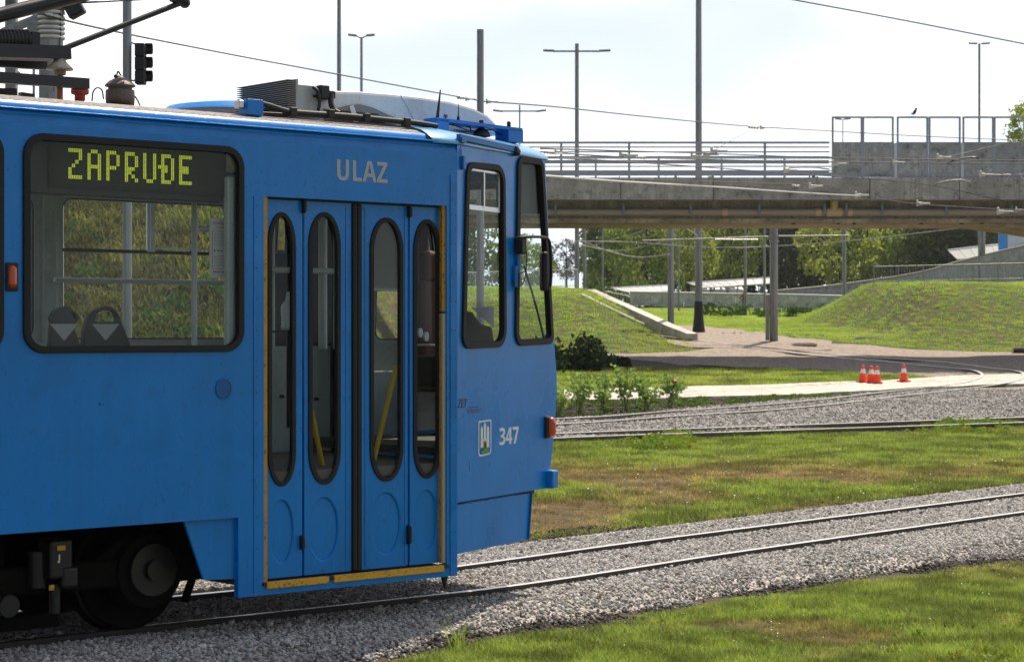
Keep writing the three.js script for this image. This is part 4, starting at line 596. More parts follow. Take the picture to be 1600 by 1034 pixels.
// ---------- bridge ----------
const BD = 77.5, BW = 6.6;
{
  const X = (px, D = BD) => (px - 800) / FPX * D, Y = (py, D = BD) => EYE + (517 - py) / FPX * D, x0 = X(300), x1 = X(1960);
  const br = thing('road_bridge', 'long grey concrete road bridge crossing above the gravel track', 'bridge', V(X(1200), 0, -BD - BW / 2)); const ox = -X(1200), oz = BD + BW / 2;
  const bp = (n, g, m, l, p = br) => { const list = (Array.isArray(g) ? g : [g]); list.forEach((q) => q.translate(ox, 0, oz)); return part(n, list, m, p, l); };
  const yT = Y(277), yF = Y(312), yB = Y(345, BD + 1.2), yR = Y(221);
  // edge beams in lengths with open joints
  const joints = [300, 470, 640, 800, 970, 1115, 1360, 1500, 1660, 1830, 1960];
  for (let i = 1; i < joints.length; i++) { const a = X(joints[i - 1]) + .012, b = X(joints[i]) - .012; bp('edge_beam', box(b - a, yT - yF, .5, (a + b) / 2, (yT + yF) / 2, -BD - .25, .02), M.concrete); bp('edge_beam', box(b - a, yT - yF, .5, (a + b) / 2, (yT + yF) / 2, -BD - BW + .25, .02), M.concrete); }
  bp('deck', box(x1 - x0, .35, BW - 1.02, (x0 + x1) / 2, yT - .32, -BD - BW / 2), M.concrete);
  bp('girder', [box(x1 - x0, yT - .5 - yB, .5, (x0 + x1) / 2, (yT - .5 + yB) / 2, -BD - 1.45), box(x1 - x0, yT - .5 - yB, .5, (x0 + x1) / 2, (yT - .5 + yB) / 2, -BD - BW + 1.45)], M.girder);
  bp('soffit', box(x1 - x0, .16, BW - 2.2, (x0 + x1) / 2, yB - .0, -BD - BW / 2), M.soffit);
  { const a = X(1500, BD + 1.3), s = poly([[a, yB + .05], [X(1540, BD + 1.3), Y(349, BD + 1.3)], [X(1600, BD + 1.3), Y(357, BD + 1.3)], [X(1800, BD + 1.3), Y(385, BD + 1.3)], [X(1960), Y(420)], [X(1960), yB + .05]]); bp('haunch', extrude(s, BW - 2.6, -BD - BW + 1.3), M.soffit); }
  bp('abutment', box(3, yB + 2, BW - 2, X(1940), (yB - 2) / 2 + 1, -BD - BW / 2), M.concrete); bp('pier', box(1.2, yB + 2, 4, X(480), (yB - 2) / 2 + 1, -BD - BW / 2, .2), M.concrete);
  // drain pipe with brackets and collars
  { const y = Y(331.5, BD + .95), z = -BD - .95, r = .135; const p = bp('drain_pipe', bar(V(x0, y, z), V(x1, y, z), r, 18), M.pipe); 
    for (const px of [868, 974, 1079, 1186, 1288, 1322, 1378, 1478, 1580]) part('pipe_bracket', [box(.10, .44, .06, X(px, BD + .95) + ox, y + .12, z + oz + .16, .01)], M.steelBlue, p); 
    bp('pipe_tee', [bar(V(X(1292, BD + .95), y, z), V(X(1316, BD + .95), y, z), r + .035, 18), bar(V(X(1304, BD + .95), y, z), V(X(1304, BD + .95), y + .55, z), r + .02, 18), bar(V(X(1275, BD + .95), y, z), V(X(1283, BD + .95), y, z), r + .02, 18), bar(V(X(1325, BD + .95), y, z), V(X(1332, BD + .95), y, z), r + .02, 18), bar(V(X(1129, BD + .95), y, z), V(X(1137, BD + .95), y, z), r + .02, 18)], M.pipePale); }
  for (const px of [1240, 1310, 1335, 1440, 1503, 1535]) bp('hanger', box(.14, .16, .1, X(px, BD + 1.3), yB - .05, -BD - 1.3), M.darkMetal);
  // parapet rails, near and far
  for (const [z, xe, py0, offs] of [[-BD - .22, X(1298), 877, 0], [-BD - BW + .25, x1, 931, 1]]) {
    const D = -z, s = D / BD, st = (106.5 / FPX) * BD, top = yR - (offs ? .0 : 0);
    for (let x = X(py0, D) - 6 * st; x < xe; x += st) if (x > x0) bp('parapet_post', box(.09, top - yT + .05, .07, x, (top + yT - .05) / 2, z, .008), M.railGrey);
    for (const [py, h, d] of [[222, .08, .10], [229, .05, .06], [236.5, .05, .06], [244, .05, .06]]) bp('parapet_rail', box(xe - x0, h, d, (x0 + xe) / 2, Y(py) - offs * .05, z + .045 * (offs ? -1 : 1) - .02), M.railGrey);
    bp('guard_rail', [box(xe - x0, .14, .05, (x0 + xe) / 2, Y(251.5), z - .03 * (offs ? -1 : 1) - .12), box(xe - x0, .14, .05, (x0 + xe) / 2, Y(268.5), z - .12)], offs ? M.steelBlue : M.railGrey);
  }
  // noise barrier: framed panels, grey below and clear above
  { const z = -BD - .2, top = Y(181), mid = Y(222), px = [[1302, 1349], [1350, 1398], [1404, 1452], [1454, 1503], [1507, 1555], [1556, 1604], [1608, 1656], [1658, 1706], [1710, 1758], [1760, 1808]];
    for (const [a, b] of px) { const l = X(a), r = X(b); bp('barrier_panel', box(r - l - .06, mid - yT - .04, .07, (l + r) / 2, (mid + yT) / 2, z, .01), M.panelGrey); bp('barrier_frame', [box(.07, top - yT, .09, l + .02, (top + yT) / 2, z, .006), box(.07, top - yT, .09, r - .02, (top + yT) / 2, z, .006), box(r - l - .1, .07, .09, (l + r) / 2, top - .03, z, .006), box(r - l - .1, .05, .09, (l + r) / 2, mid, z, .006)], M.railGrey); bp('clear_pane', box(r - l - .1, top - mid - .1, .012, (l + r) / 2, (top + mid) / 2, z), M.glassClear); }
    for (const x of [1401, 1505.5, 1606, 1708]) bp('barrier_post', box(.10, mid - yT, .12, X(x), (mid + yT) / 2, z + .04, .01), M.alu); }
}
// bird on the barrier
{ const p = at(1430, 180, BD + .2); const b = thing('bird', 'small dark bird perched on top of the bridge barrier frame', 'bird', p); const body = new THREE.SphereGeometry(.075, 14, 10).scale(.8, 1.5, .8).rotateZ(-.5).translate(0, .13, 0); const tail = new THREE.ConeGeometry(.035, .16, 8).rotateZ(.6 + Math.PI).translate(-.08, .03, 0); part('body', [body, tail, new THREE.SphereGeometry(.045, 12, 8).translate(.05, .245, 0)], std(lin(.03, .03, .035), .8), b); part('beak', new THREE.ConeGeometry(.012, .05, 6).rotateZ(-1.4).translate(.1, .245, 0), M.black, b); part('leg', bar(V(.02, 0, .02), V(.01, .06, .02), .005, 5), M.black, b); part('leg', bar(V(.02, 0, -.02), V(.01, .06, -.02), .005, 5), M.black, b); }

// ---------- masts, lamps, signal ----------
function mast(label, px, top, D, wpx, opt = {}) {
  const b = opt.base ? at(px, opt.base, D) : V((px - 800) / FPX * D, 0, -D); if (!opt.base) b.y = ground(b.x, b.z) - .05;
  const yT = EYE + (517 - top) / FPX * D, r = wpx / 2 / FPX * D, h = yT - b.y, t = thing(opt.name || 'catenary_mast', label, opt.cat || 'mast', b, 0, opt.group);
  part('shaft', opt.square ? box(r * 2, h, r * 2, 0, h / 2, 0, r * .25) : cyl(r * (opt.taper || .8), r, h, 0, h / 2, 0, 18), opt.mat || M.pole, t);
  if (opt.foot) part('foot', cyl(r * 1.9, r * 2.0, .08, 0, .03, 0, 20), M.concreteLight, t);
  return [t, h, r, D];
}
function lampHeads(t, h, s, arm, gap) { // two flat luminaires on short arms
  for (const k of [-1, 1]) { part('lamp_arm', bar(V(0, h - .05, 0), V(k * gap, h + .05, 0), .03, 8), M.pole, t); part('lamp_head', new RoundedBoxGeometry(s, .09, .22, 2, .03).rotateZ(k * .10).translate(k * (gap + s / 2), h + .09, 0), M.galv, t); }
}
{
  const [m, h, r, D] = mast('thick grey mast wrapped with bright steel bands, beside the current collector', 79, -40, 26, 40, { taper: .92, base: 640 });
  const y = (py) => EYE + (517 - py) / FPX * D - m.position.y;
  [8, 13, 20, 28, 36, 44, 51, 59].forEach((py) => part('steel_band', new THREE.TorusGeometry(r * .96, .022, 8, 28).rotateX(Math.PI / 2).scale(1, 1.2, 1).translate(0, y(py), 0), M.wireBright, m));
  part('clamp', [new RoundedBoxGeometry(.14, .10, .12, 2, .02).translate(r * .7, y(6), r * .6), new RoundedBoxGeometry(.10, .05, .08, 2, .015).translate(.02, y(27), r + .02)], M.wireBright, m); part('pulley', cyl(.09, .09, .06, 0, 0, 0, 20).rotateX(Math.PI / 2).translate(-r - .05, y(43), 0), M.galv, m);
  part('floodlight', [new RoundedBoxGeometry(.22, .2, .2, 2, .03).rotateZ(.5).translate(r + .14, y(14), 0)], M.darkMetal, m);
  part('diagonal_arm', beam(V(-r * .6, y(24), -.02), V(-.62, y(50), -.02), .06, .10), M.galv, m); part('down_cable', tube([V(r * .8, y(10), r * .6), V(r * .85, y(60), r * .6), V(r * .5, y(120), r * .8), V(r * .3, y(160), r * .8)], .008, 6), M.black, m);
}
{ const [m, h, r] = mast('pale square post at the far left edge behind the current collector', 17, -30, 30, 17, { square: 1, base: 640, name: 'signal_post', cat: 'post' }); const y = EYE + (517 - 118) / FPX * 30 - m.position.y; part('round_sign', cyl(.10, .10, .03, 0, 0, 0, 24).rotateX(Math.PI / 2).translate(.02, y, -.11), M.galv, m); }
mast('thin pale post standing just left of the banded mast', 52, -30, 32, 5, { name: 'signal_post', cat: 'post', base: 630 });
{ const [m, h, r, D] = mast('light grey pole carrying the black traffic signal', 198, -40, 27, 14.5, { taper: .96, base: 640 }); void m;
  const p = at(219, 132, D), s = thing('traffic_signal', 'black three-lamp traffic signal seen from the side on a grey pole', 'traffic signal', p); const H = 64 / FPX * D, w = 15 / FPX * D;
  for (let i = 0; i < 3; i++) { const c = part('lamp_housing', box(w, H / 3 - .006, .2, 0, H * (i + .5) / 3, 0, .012), M.black, s); part('visor', (() => { const g = new THREE.CylinderGeometry(.075, .075, .10, 18, 1, true, -1.9, 3.8); g.rotateZ(-Math.PI / 2).rotateX(Math.PI).rotateX(Math.PI / 2 * 0).translate(w / 2 + .04, H * (i + .62) / 3, 0); return g; })(), M.black, c); part('lens', cyl(.06, .06, .01, 0, 0, 0, 20).rotateZ(Math.PI / 2).translate(w / 2 + .006, H * (i + .6) / 3, 0), std(lin(.05, .05, .05), .3), c); }
  part('bracket', [bar(V(-w * .4, H * .98, 0), V(-.17, H * 1.05, 0), .012, 6), bar(V(-w * .4, H * .1, 0), V(-.17, H * .1, 0), .012, 6)], M.black, s); }
mast('slim grey mast rising behind the white roof cooling unit', 529.5, -30, 62, 7.5, { base: 330 });
{ const [m, h] = mast('double-headed street lamp above the white cooling unit', 564.5, 58, 88, 5, { name: 'street_lamp', cat: 'street lamp', base: 330 }); lampHeads(m, h, .38, 0, .2); }
mast('stout grey mast cut off level above the cab roof', 750.5, 46, 45, 13, { taper: .82 });
{ const [m, h] = mast('small double-armed street lamp right of the cab roof antenna bracket', 812, 164, 150, 3.2, { name: 'street_lamp', cat: 'street lamp' }); part('cross_arm', beam(V(-1.4, h - .45, 0), V(1.4, h - .45, 0), .08, .10), M.pole, m); for (const k of [-1, 1]) part('lamp_head', new RoundedBoxGeometry(.75, .14, .25, 2, .04).rotateZ(k * .12).translate(k * 1.6, h - .42, 0), M.galv, m); }
{ const [m, h] = mast('tall street lamp with a wide double arm over the bridge railing', 901.5, 68, 112, 7.5, { name: 'street_lamp', cat: 'street lamp' }); const k = FPX / 112; part('cross_arm', beam(V(-38 / k, h - .42, 0), V(36 / k, h - .42, 0), .07, .09), M.pole, m); for (const s of [-1, 1]) part('lamp_head', new RoundedBoxGeometry(.62, .12, .25, 2, .04).rotateZ(s * .04).translate(s * 1.55, h - .38, 0), M.galv, m); }
mast('thin pole close beside the tall street lamp beneath the bridge', 913.5, 300, 118, 5.5);
{ const [m, h, r] = mast('tall grey mast on a black flared foot below the bridge', 1092, -60, 98, 12, { taper: .72, base: 521 }); part('flared_foot', lathe([[r * 1.0, 1.55], [r * 1.12, 1.5], [r * 1.2, .9], [r * 1.5, .35], [r * 1.75, .06], [r * 1.8, 0]], 0, 0, 0, 20), M.black, m); part('base_slab', box(2.0, .12, 1.1, .1, -.02, 0, .02), M.concreteLight, m); }
mast('pale mast at the end of the sloping concrete kerb wall', 1048.5, 300, 108, 10.5, { base: 506 });
{ const [m, h, r] = mast('thick bright catenary mast with a long bracket arm under the bridge', 1209.5, 300, 89, 13, { base: 537, taper: .95 }); const k = FPX / 89, y = (py) => (537 - py) / k; 
  part('bracket_arm', [bar(V(-205 / k, y(376), -.1), V(-8 / k, y(369.5), -.1), .034, 10)], M.galv, m); part('bracket_arm', [bar(V(-92 / k, y(374), .1), V(-25 / k, y(374.5), .1), .026, 10), bar(V(-150 / k, y(347), -.1), V(-118 / k, y(369), -.1), .02, 8)], M.wireBright, m); part('bracket_arm', bar(V(8 / k, y(369), 0), V(118 / k, y(368), 0), .034, 10), M.galv, m); part('signal_box', new RoundedBoxGeometry(.16, 2.0, .14, 2, .02).translate(-r - .10, 1.15, 0), M.pole, m); part('clamp', [cyl(r * 1.15, r * 1.15, .12, 0, y(369), 0, 18), cyl(r * 1.12, r * 1.12, .1, 0, y(377), 0, 18)], M.galv, m); part('base_slab', box(2.3, .1, 1.0, .3, .0, 0, .02), M.concreteLight, m); }
for (const [px, D, w, l] of [[1320, 128, 6.2, 'grey mast in front of the bright maple right of the long bracket arm'], [1165, 150, 5, 'slim grey mast between the black-footed mast and the bracket-arm mast'], [1195, 158, 4.2, 'thin grey mast just left of the bracket-arm mast'], [942, 165, 3, 'thin grey pole against the tree left of the kerb wall'], [1061, 170, 3, 'very thin pole right of the pale mast by the kerb wall']]) mast(l, px, 315, D, w);
mast('grey mast in front of the white canopy at the right', 1536, 320, 122, 9, { base: 400 });
mast('tall thin lamp column above the clear bridge barrier', 1531, 68, 135, 4.2, { name: 'street_lamp', cat: 'street lamp' }); { const t = scene.children[scene.children.length - 1], h = EYE + (517 - 68) / FPX * 135 - t.position.y; for (const k of [-1, 1]) part('lamp_head', new RoundedBoxGeometry(.55, .1, .25, 2, .03).rotateZ(k * .05).translate(k * .42, h + .02, 0), M.galv, t); }
{ const [m, h] = mast('little distant street lamp seen through the clear barrier pane', 1317.5, 186, 210, 1.8, { name: 'street_lamp', cat: 'street lamp' }); for (const k of [-1, 1]) part('lamp_head', new RoundedBoxGeometry(.7, .14, .3, 2, .04).rotateZ(k * .1).translate(k * .45, h + .02, 0), M.galv, m); }

// ---------- overhead wires ----------
function wire(label, pts, r, mat = M.wire, fittings = []) {
  const v = pts.map(([x, y, D]) => at(x, y, D)), t = thing('overhead_wire', label, 'overhead wire', v[0]); const o = v[0];
  const loc = v.map((p) => p.clone().sub(o)); part('cable', loc.length === 2 ? bar(loc[0], loc[1], r, 6) : tube(loc, r, 6, 60), mat, t);
  for (const [x, y, D, kind, s] of fittings) { const p = at(x, y, D).sub(o); if (kind === 'clamp') part('clamp', [new RoundedBoxGeometry(.16 * s, .10 * s, .10 * s, 2, .02 * s).translate(p.x, p.y, p.z), new RoundedBoxGeometry(.07 * s, .2 * s, .07 * s, 2, .02 * s).translate(p.x - .08 * s, p.y + .02 * s, p.z), new RoundedBoxGeometry(.28 * s, .045 * s, .05 * s, 2, .015 * s).translate(p.x + .2 * s, p.y + .01 * s, p.z)], M.insul, t); else part('insulator', [lathe([[.0, -.14], [.02, -.14], [.045, -.10], [.02, -.07], [.045, -.03], [.02, 0], [.045, .04], [.02, .07], [.045, .1], [.02, .14], [0, .14]].map(([a, b]) => [a * s, b * s]), 0, 0, 0, 10).rotateZ(1.5).translate(p.x, p.y, p.z)], M.insul, t); }
  return t;
}
wire('dark span wire from the banded mast over the cooling unit to the level-topped mast', [[40, 15, 25.6], [83, 27, 25.8], [330, 79, 33], [560, 122, 40], [748, 157, 44.8]], .013, M.wire, [[722, 153, 44, 'ins', .8], [731, 155, 44.3, 'clamp', .5]]);
wire('dark span wire running right from the level-topped mast above the railing', [[752, 158, 45], [860, 166, 50], [1000, 181, 58], [1170, 197, 70], [1290, 204, 76], [1430, 212, 77], [1640, 221, 77]], .017, M.wire, [[764, 159, 45.4, 'clamp', .6], [1178, 199, 70, 'ins', 1.3], [1192, 199.5, 71, 'clamp', .8]]);
wire('thin dark wire crossing the empty sky at top right', [[1200, -8, 40], [1400, 29, 42], [1620, 72, 44]], .014);
wire('bright contact wire low across the bridge edge beam from the cab', [[845, 274, 40], [980, 284, 50], [1120, 292, 58], [1270, 302, 66], [1345, 306, 70]], .022, M.wireBright, [[1342, 305, 70, 'clamp', 1.1], [1270, 291, 66, 'clamp', 1.0], [1244, 290, 66, 'ins', .9]]);
wire('sloping dark wire under the bright contact wire at the right', [[1345, 306, 70], [1440, 319, 73], [1640, 331, 76]], .016, M.wire, [[1438, 318, 73, 'clamp', 1.1], [1565, 331, 76, 'clamp', 1.4], [1592, 328, 76, 'clamp', 1.0]]);
wire('upper long wire stretched along the middle of the bridge railing', [[845, 232, 40], [990, 236, 50], [1120, 240, 58], [1330, 247, 70], [1640, 251, 77]], .017, M.wire, [[1117, 236, 58, 'clamp', 1.1], [1105, 242, 58, 'clamp', 1.0], [1470, 246, 74, 'clamp', 1.2]]);
wire('second long wire just below the upper one along the railing', [[845, 237, 42], [975, 245, 52], [1105, 249, 60], [1310, 253, 70], [1640, 256, 77]], .016, M.wire, [[975, 243, 52, 'clamp', 1.1], [1000, 246, 53, 'ins', 1.1], [1085, 244, 58, 'clamp', .9], [1400, 254, 73, 'clamp', 1.0], [1306, 256, 70, 'clamp', 1.2]]);
wire('wire with bright clamps starting right beside the cab roof', [[850, 238, 38], [866, 240, 38.5], [880, 240, 39]], .014, M.wireBright, [[858, 238, 38, 'ins', .8], [872, 238, 39, 'clamp', .6]]);
wire('falling wire crossing the railing down to the pale panel joint', [[845, 245, 42], [1000, 254, 52], [1220, 270, 65], [1460, 290, 75], [1570, 314, 77]], .016, M.wire, [[1230, 266, 66, 'clamp', 1.0]]);
wire('short thin stay wire rising from the railing clamp to the insulator', [[1120, 232, 58], [1172, 203, 70]], .010, M.wire);
wire('thin stay wire rising over the barrier panels toward the right edge', [[1478, 246, 74], [1640, 207, 77]], .012, M.wire);
wire('pale cranked pull-off arm crossing the grey barrier panels', [[1482, 256, 75], [1492, 250, 75], [1527, 246, 75], [1530, 249, 75]], .03, M.darkMetal);
wire('cranked pull-off arm over the edge beam joint', [[1460, 291, 75], [1464, 287, 75], [1500, 281, 75], [1516, 284, 75]], .03, M.galv, [[1537, 273, 76, 'clamp', 1.2]]);
wire('short wire from the bright clamp to the right edge over the barrier', [[1530, 273, 76], [1640, 272, 77]], .014, M.wireBright);
wire('long thin wire on the edge beam left of the haunch', [[845, 276, 44], [1100, 283, 60], [1300, 290, 73]], .012, M.wire);
wire('cranked dark arm in front of the railing end', [[1222, 268, 66], [1228, 264, 66], [1265, 261, 67], [1296, 264, 68]], .026, M.galv);
wire('lowest wire climbing right beneath the bridge past the maple', [[1150, 388, 92], [1320, 377, 88], [1480, 359, 84], [1560, 350, 80]], .02, M.galv);
wire('sagging pale wire in front of the trees left of the pale mast', [[905, 375, 105], [960, 395, 105], [1000, 402, 105], [1048, 397, 105]], .025, M.galv);
wire('second sagging wire in front of the trees above the first', [[905, 382, 106], [960, 392, 106], [1010, 384, 106], [1048, 374, 106]], .022, M.galv);
wire('level thin wire at the left under the bridge', [[860, 377, 100], [980, 378, 104], [1092, 386, 98], [1205, 385, 90]], .018, M.galv);
wire('steep thin wire rising to the bridge soffit by the trees', [[930, 382, 105], [1000, 362, 100], [1035, 345, 95]], .016, M.galv);
wire('thin wire from the cab mirror down to the leftmost pole', [[862, 378, 100], [898, 404, 110]], .022, M.galv);

// ---------- concrete kerb wall, fences, walls, canopies ----------
{
  const a = [[916, 452, 103], [965, 474, 99], [1010, 494, 95], [1042, 509, 92], [1074, 521, 89.5]], t = thing('kerb_wall', 'sloping pale concrete kerb wall running down the grass bank to the road', 'kerb wall', at(1074, 533, 89.5));
  const o = t.position, W3 = a.map(([x, y, D]) => at(x, y, D));
  for (let i = 1; i < a.length; i++) { const p = W3[i - 1].clone(), q = W3[i].clone(), d = q.clone().sub(p).setY(0).normalize(), n = V(-d.z, 0, d.x).multiplyScalar(.5); const h = lerp(.55, .85, i / 4), h0 = lerp(.55, .85, (i - 1) / 4), g = d.clone().multiplyScalar(.012);
    const c = [p.clone().add(g), q.clone().sub(g)], v = []; for (const [pt, hh] of [[c[0], h0], [c[1], h]]) for (const s of [0, 1]) for (const y of [0, -hh - .4]) v.push(pt.clone().addScaledVector(n, -s).add(V(0, y, 0)).sub(o));
    const Q = (i0, i1, i2, i3) => [v[i0], v[i1], v[i2], v[i0], v[i2], v[i3]]; const tri = [...Q(0, 1, 5, 4), ...Q(2, 6, 7, 3), ...Q(0, 4, 6, 2), ...Q(4, 5, 7, 6), ...Q(0, 2, 3, 1)]; const gg = new THREE.BufferGeometry().setFromPoints(tri); gg.computeVertexNormals(); gg.setAttribute('uv', new THREE.Float32BufferAttribute(tri.flatMap((x) => [x.x + x.z, x.y]), 2)); part('wall_block', gg, M.concreteLight, t); }
  const b = ppx([[909, 463], [960, 488], [1000, 507], [1028, 518]], .02).map((p) => p.sub(o)); part('drain_strip', tube(b, .13, 6, 24).scale(1, 1, 1), M.concreteLight, t);
  part('top_wall', beam(at(840, 459, 104).sub(o), at(916, 456, 103.6).sub(o), .3, .42), M.concrete, t);
}
function fence(label, a, b, h, n, posts, mat, name = 'railing') { // pipe railing with thin bars
  const t = thing(name, label, 'railing', a.clone()), L = b.clone().sub(a), up = V(0, h, 0); const pt = (k) => L.clone().multiplyScalar(k);
  part('top_rail', bar(pt(0).add(up), pt(1).add(up), .03, 8), mat, t); part('bottom_rail', bar(pt(0).add(V(0, .1, 0)), pt(1).add(V(0, .1, 0)), .02, 8), mat, t);
  for (let i = 0; i <= posts; i++) part('post', bar(pt(i / posts), pt(i / posts).add(up), .03, 8), mat, t);
  for (let i = 1; i < n; i++) part('baluster', bar(pt(i / n).add(V(0, .1, 0)), pt(i / n).add(up), .011, 5), mat, t);
  return t;
}
fence('pale railing of thin upright bars above the bank left of the leftmost poles', at(690, 455, 104.6), at(902, 449, 103.5), .92, 84, 4, M.white);
fence('long thin grey railing along the top of the right grass bank', at(1366, 443, 104), at(1640, 437, 102), .86, 62, 7, M.galv);
fence('small grid railing beside the upper end of the kerb wall', at(945, 470, 118), at(985, 478, 118), .55, 8, 2, M.galv);
// panelled walls in the background
function panelWall(label, tops, bots, Ds, n, mat, name, cat, cap) {
  const ct = cr(tops.map(([x, y], i) => at(x, y, Ds[i]))), cb = cr(bots.map(([x, y], i) => at(x, y, Ds[i]))), o = cb.getPoint(0), t = thing(name, label, cat, o);
  for (let i = 0; i < n; i++) { const a = ct.getPoint(i / n).sub(o), b = ct.getPoint((i + .97) / n).sub(o), c = cb.getPoint((i + .97) / n).sub(o), d = cb.getPoint(i / n).sub(o), e = V(0, 0, -.15), k = (p) => p.clone().add(e); const q = (p0, p1, p2, p3) => [p0, p1, p2, p0, p2, p3]; const tri = [...q(a, d, c, b), ...q(a, b, k(b), k(a)), ...q(b, c, k(c), k(b)), ...q(d, a, k(a), k(d))]; const g = new THREE.BufferGeometry().setFromPoints(tri); g.setAttribute('uv', new THREE.Float32BufferAttribute(tri.flatMap((x) => [x.x, x.y]), 2)); g.computeVertexNormals(); part('panel', g, mat, t); }
  if (cap) part('coping', tube(ct.getPoints(40).map((p) => p.sub(o)), .09, 6, 60), cap, t);
  return t;
}
panelWall('long low pale blue panelled wall behind the two gardeners', [[985, 456], [1150, 459], [1260, 461], [1372, 464]], [[985, 477], [1150, 481], [1260, 486], [1372, 494]], [198, 194, 190, 186], 30, M.wallBlue, 'panel_wall', 'wall', M.wireBright);
panelWall('rising grey ramp wall behind the right grass bank', [[1215, 454], [1290, 447], [1360, 438], [1440, 425], [1500, 408], [1560, 393], [1660, 371]], [[1215, 480], [1290, 480], [1360, 475], [1440, 465], [1500, 455], [1560, 452], [1660, 450]], [212, 210, 207, 203, 198, 194, 190], 34, M.panelGrey, 'ramp_wall', 'wall', M.concreteLight);
function canopy(label, q, D0, D1, n, low) { // sloping glass roof on ribs
  const [A, B, C, E] = [at(...q[0], D0), at(...q[1], D1), at(...q[2], D1 - 3), at(...q[3], D0 - 3)], o = E.clone(), t = thing('glass_canopy', label, 'canopy', o); for (const p of [A, B, C, E]) p.sub(o);
  for (let i = 0; i < n; i++) { const k0 = i / n + .004, k1 = (i + 1) / n - .004, tri = []; const a = A.clone().lerp(B, k0), b = A.clone().lerp(B, k1), c = E.clone().lerp(C, k1), d = E.clone().lerp(C, k0); tri.push(a, d, c, a, c, b); const g = new THREE.BufferGeometry().setFromPoints(tri); g.computeVertexNormals(); part('roof_pane', g, M.canopyGlass, t); }
  for (let i = 0; i <= n; i++) part('rib', bar(A.clone().lerp(B, i / n).add(V(0, -.03, 0)), E.clone().lerp(C, i / n).add(V(0, -.03, 0)), .05, 6), M.pole, t);
  part('top_edge', bar(A, B, .10, 8), M.white, t); part('lower_edge', bar(E, C, .07, 8), M.white, t);
  for (const k of [.15, .5, .85]) { const p = E.clone().lerp(C, k); part('column', bar(p, p.clone().add(V(0, -low, 0)), .06, 8), M.pole, t); }
}
M.canopyGlass = new THREE.MeshPhysicalMaterial({ color: lin(.75, .78, .78), transmission: .6, roughness: .9, thickness: 0, side: THREE.DoubleSide });
canopy('low glass canopy strip just left of the pale mast', [[955, 450], [1046, 446], [1046, 455], [985, 457]], 212, 210, 7, 1.5);
canopy('wider glass canopy between the black-footed mast and the bracket-arm mast', [[1074, 442], [1206, 434], [1206, 443], [1100, 450]], 222, 217, 9, 2);
canopy('bright white canopy with dark ribs at the far right', [[1482, 391], [1640, 373], [1640, 395], [1497, 405]], 206, 198, 9, 2.2);
// parked cars under the canopy
function car(px, py, D, paint, label) {
  const t = thing('parked_car', label, 'car', at(px, py, D), .35); const w = 1.75;
  part('body', [(() => { const s = poly([[-2.05, .3], [2.05, .3], [2.08, .62], [1.2, .86], [.6, 1.42], [-1.1, 1.46], [-1.85, .95], [-2.08, .85]], .12); return extrude(s, w - .16, -w / 2 + .08, .06).rotateY(Math.PI / 2); })()], std(paint, .3, .2), t);
  part('windscreen', (() => { const g = new THREE.PlaneGeometry(1.4, .62); g.rotateX(-.85).translate(0, 1.16, -.95 + .0); return g.rotateY(Math.PI); })(), M.black, t);
  for (const [x, z] of [[-.8, 1.3], [.8, 1.3], [-.8, -1.3], [.8, -1.3]]) { const wh = part('wheel', cyl(.31, .31, .2, 0, 0, 0, 18).rotateZ(Math.PI / 2).translate(x, .31, z), M.rubber, t); part('rim', cyl(.18, .18, .21, 0, 0, 0, 14).rotateZ(Math.PI / 2).translate(x, .31, z), M.alu, wh); }
  for (const x of [-.6, .6]) part('headlight', new THREE.SphereGeometry(.1, 10, 8).scale(1.4, .8, .5).translate(x, .68, 2.02), M.white, t);
}
car(1088, 464, 236, lin(.75, .75, .75), 'white parked car half hidden by the black-footed mast, leftmost under the canopy'); car(1113, 464, 236, lin(.6, .62, .66), 'silver parked car in the middle under the glass canopy'); car(1140, 464, 236, lin(.8, .8, .78), 'white parked car at the right under the glass canopy');
// dark building and advertising panel in the distance
{ const D = 240, p = at(1420, 470, D), t = thing('brick_building', 'dark brown building half hidden by trees under the right end of the bridge', 'building', p); const k = D / FPX; const dk = std(lin(.055, .045, .04), .9, 0, { map: rep(tConcrete, 3) }); part('wall', box(175 * k, 200 * k, 10, 92 * k, 100 * k, -6), dk, t); part('column', box(24 * k, 200 * k, .8, 16 * k, 100 * k, -.6), std(lin(.22, .19, .16), .9, 0, { map: rep(tConcrete, 3) }), t, 'lighter plastered column'); for (const [x, y] of [[60, 40], [85, 40], [60, 75], [85, 75], [110, 75]]) { const w = part('window', box(16 * k, 20 * k, .12, x * k, (y + 0) * k, -.93), M.black, t); part('pane', box(13 * k, 17 * k, .1, x * k, y * k, -.87), std(lin(.02, .02, .025), .1), w); } }
{ const D = 200, t = thing('billboard', 'blue and white billboard panel at the right edge under the bridge haunch', 'billboard', at(1590, 430, D)); const k = D / FPX; part('blue_panel', box(14 * k, 62 * k, .3, -22 * k, 58 * k, 0), std(lin(.06, .30, .75), .5), t); part('white_panel', box(70 * k, 62 * k, .3, 20 * k, 58 * k, 0), M.white, t); part('round_emblem', [cyl(9 * k, 9 * k, .06, 0, 0, 0, 28).rotateX(Math.PI / 2).translate(2 * k, 70 * k, .18)], std(lin(.25, .22, .22), .6), t); part('post', [box(.3, 40 * k, .3, -20 * k, 12 * k, -.1), box(.3, 40 * k, .3, 40 * k, 12 * k, -.1)], M.pole, t); }

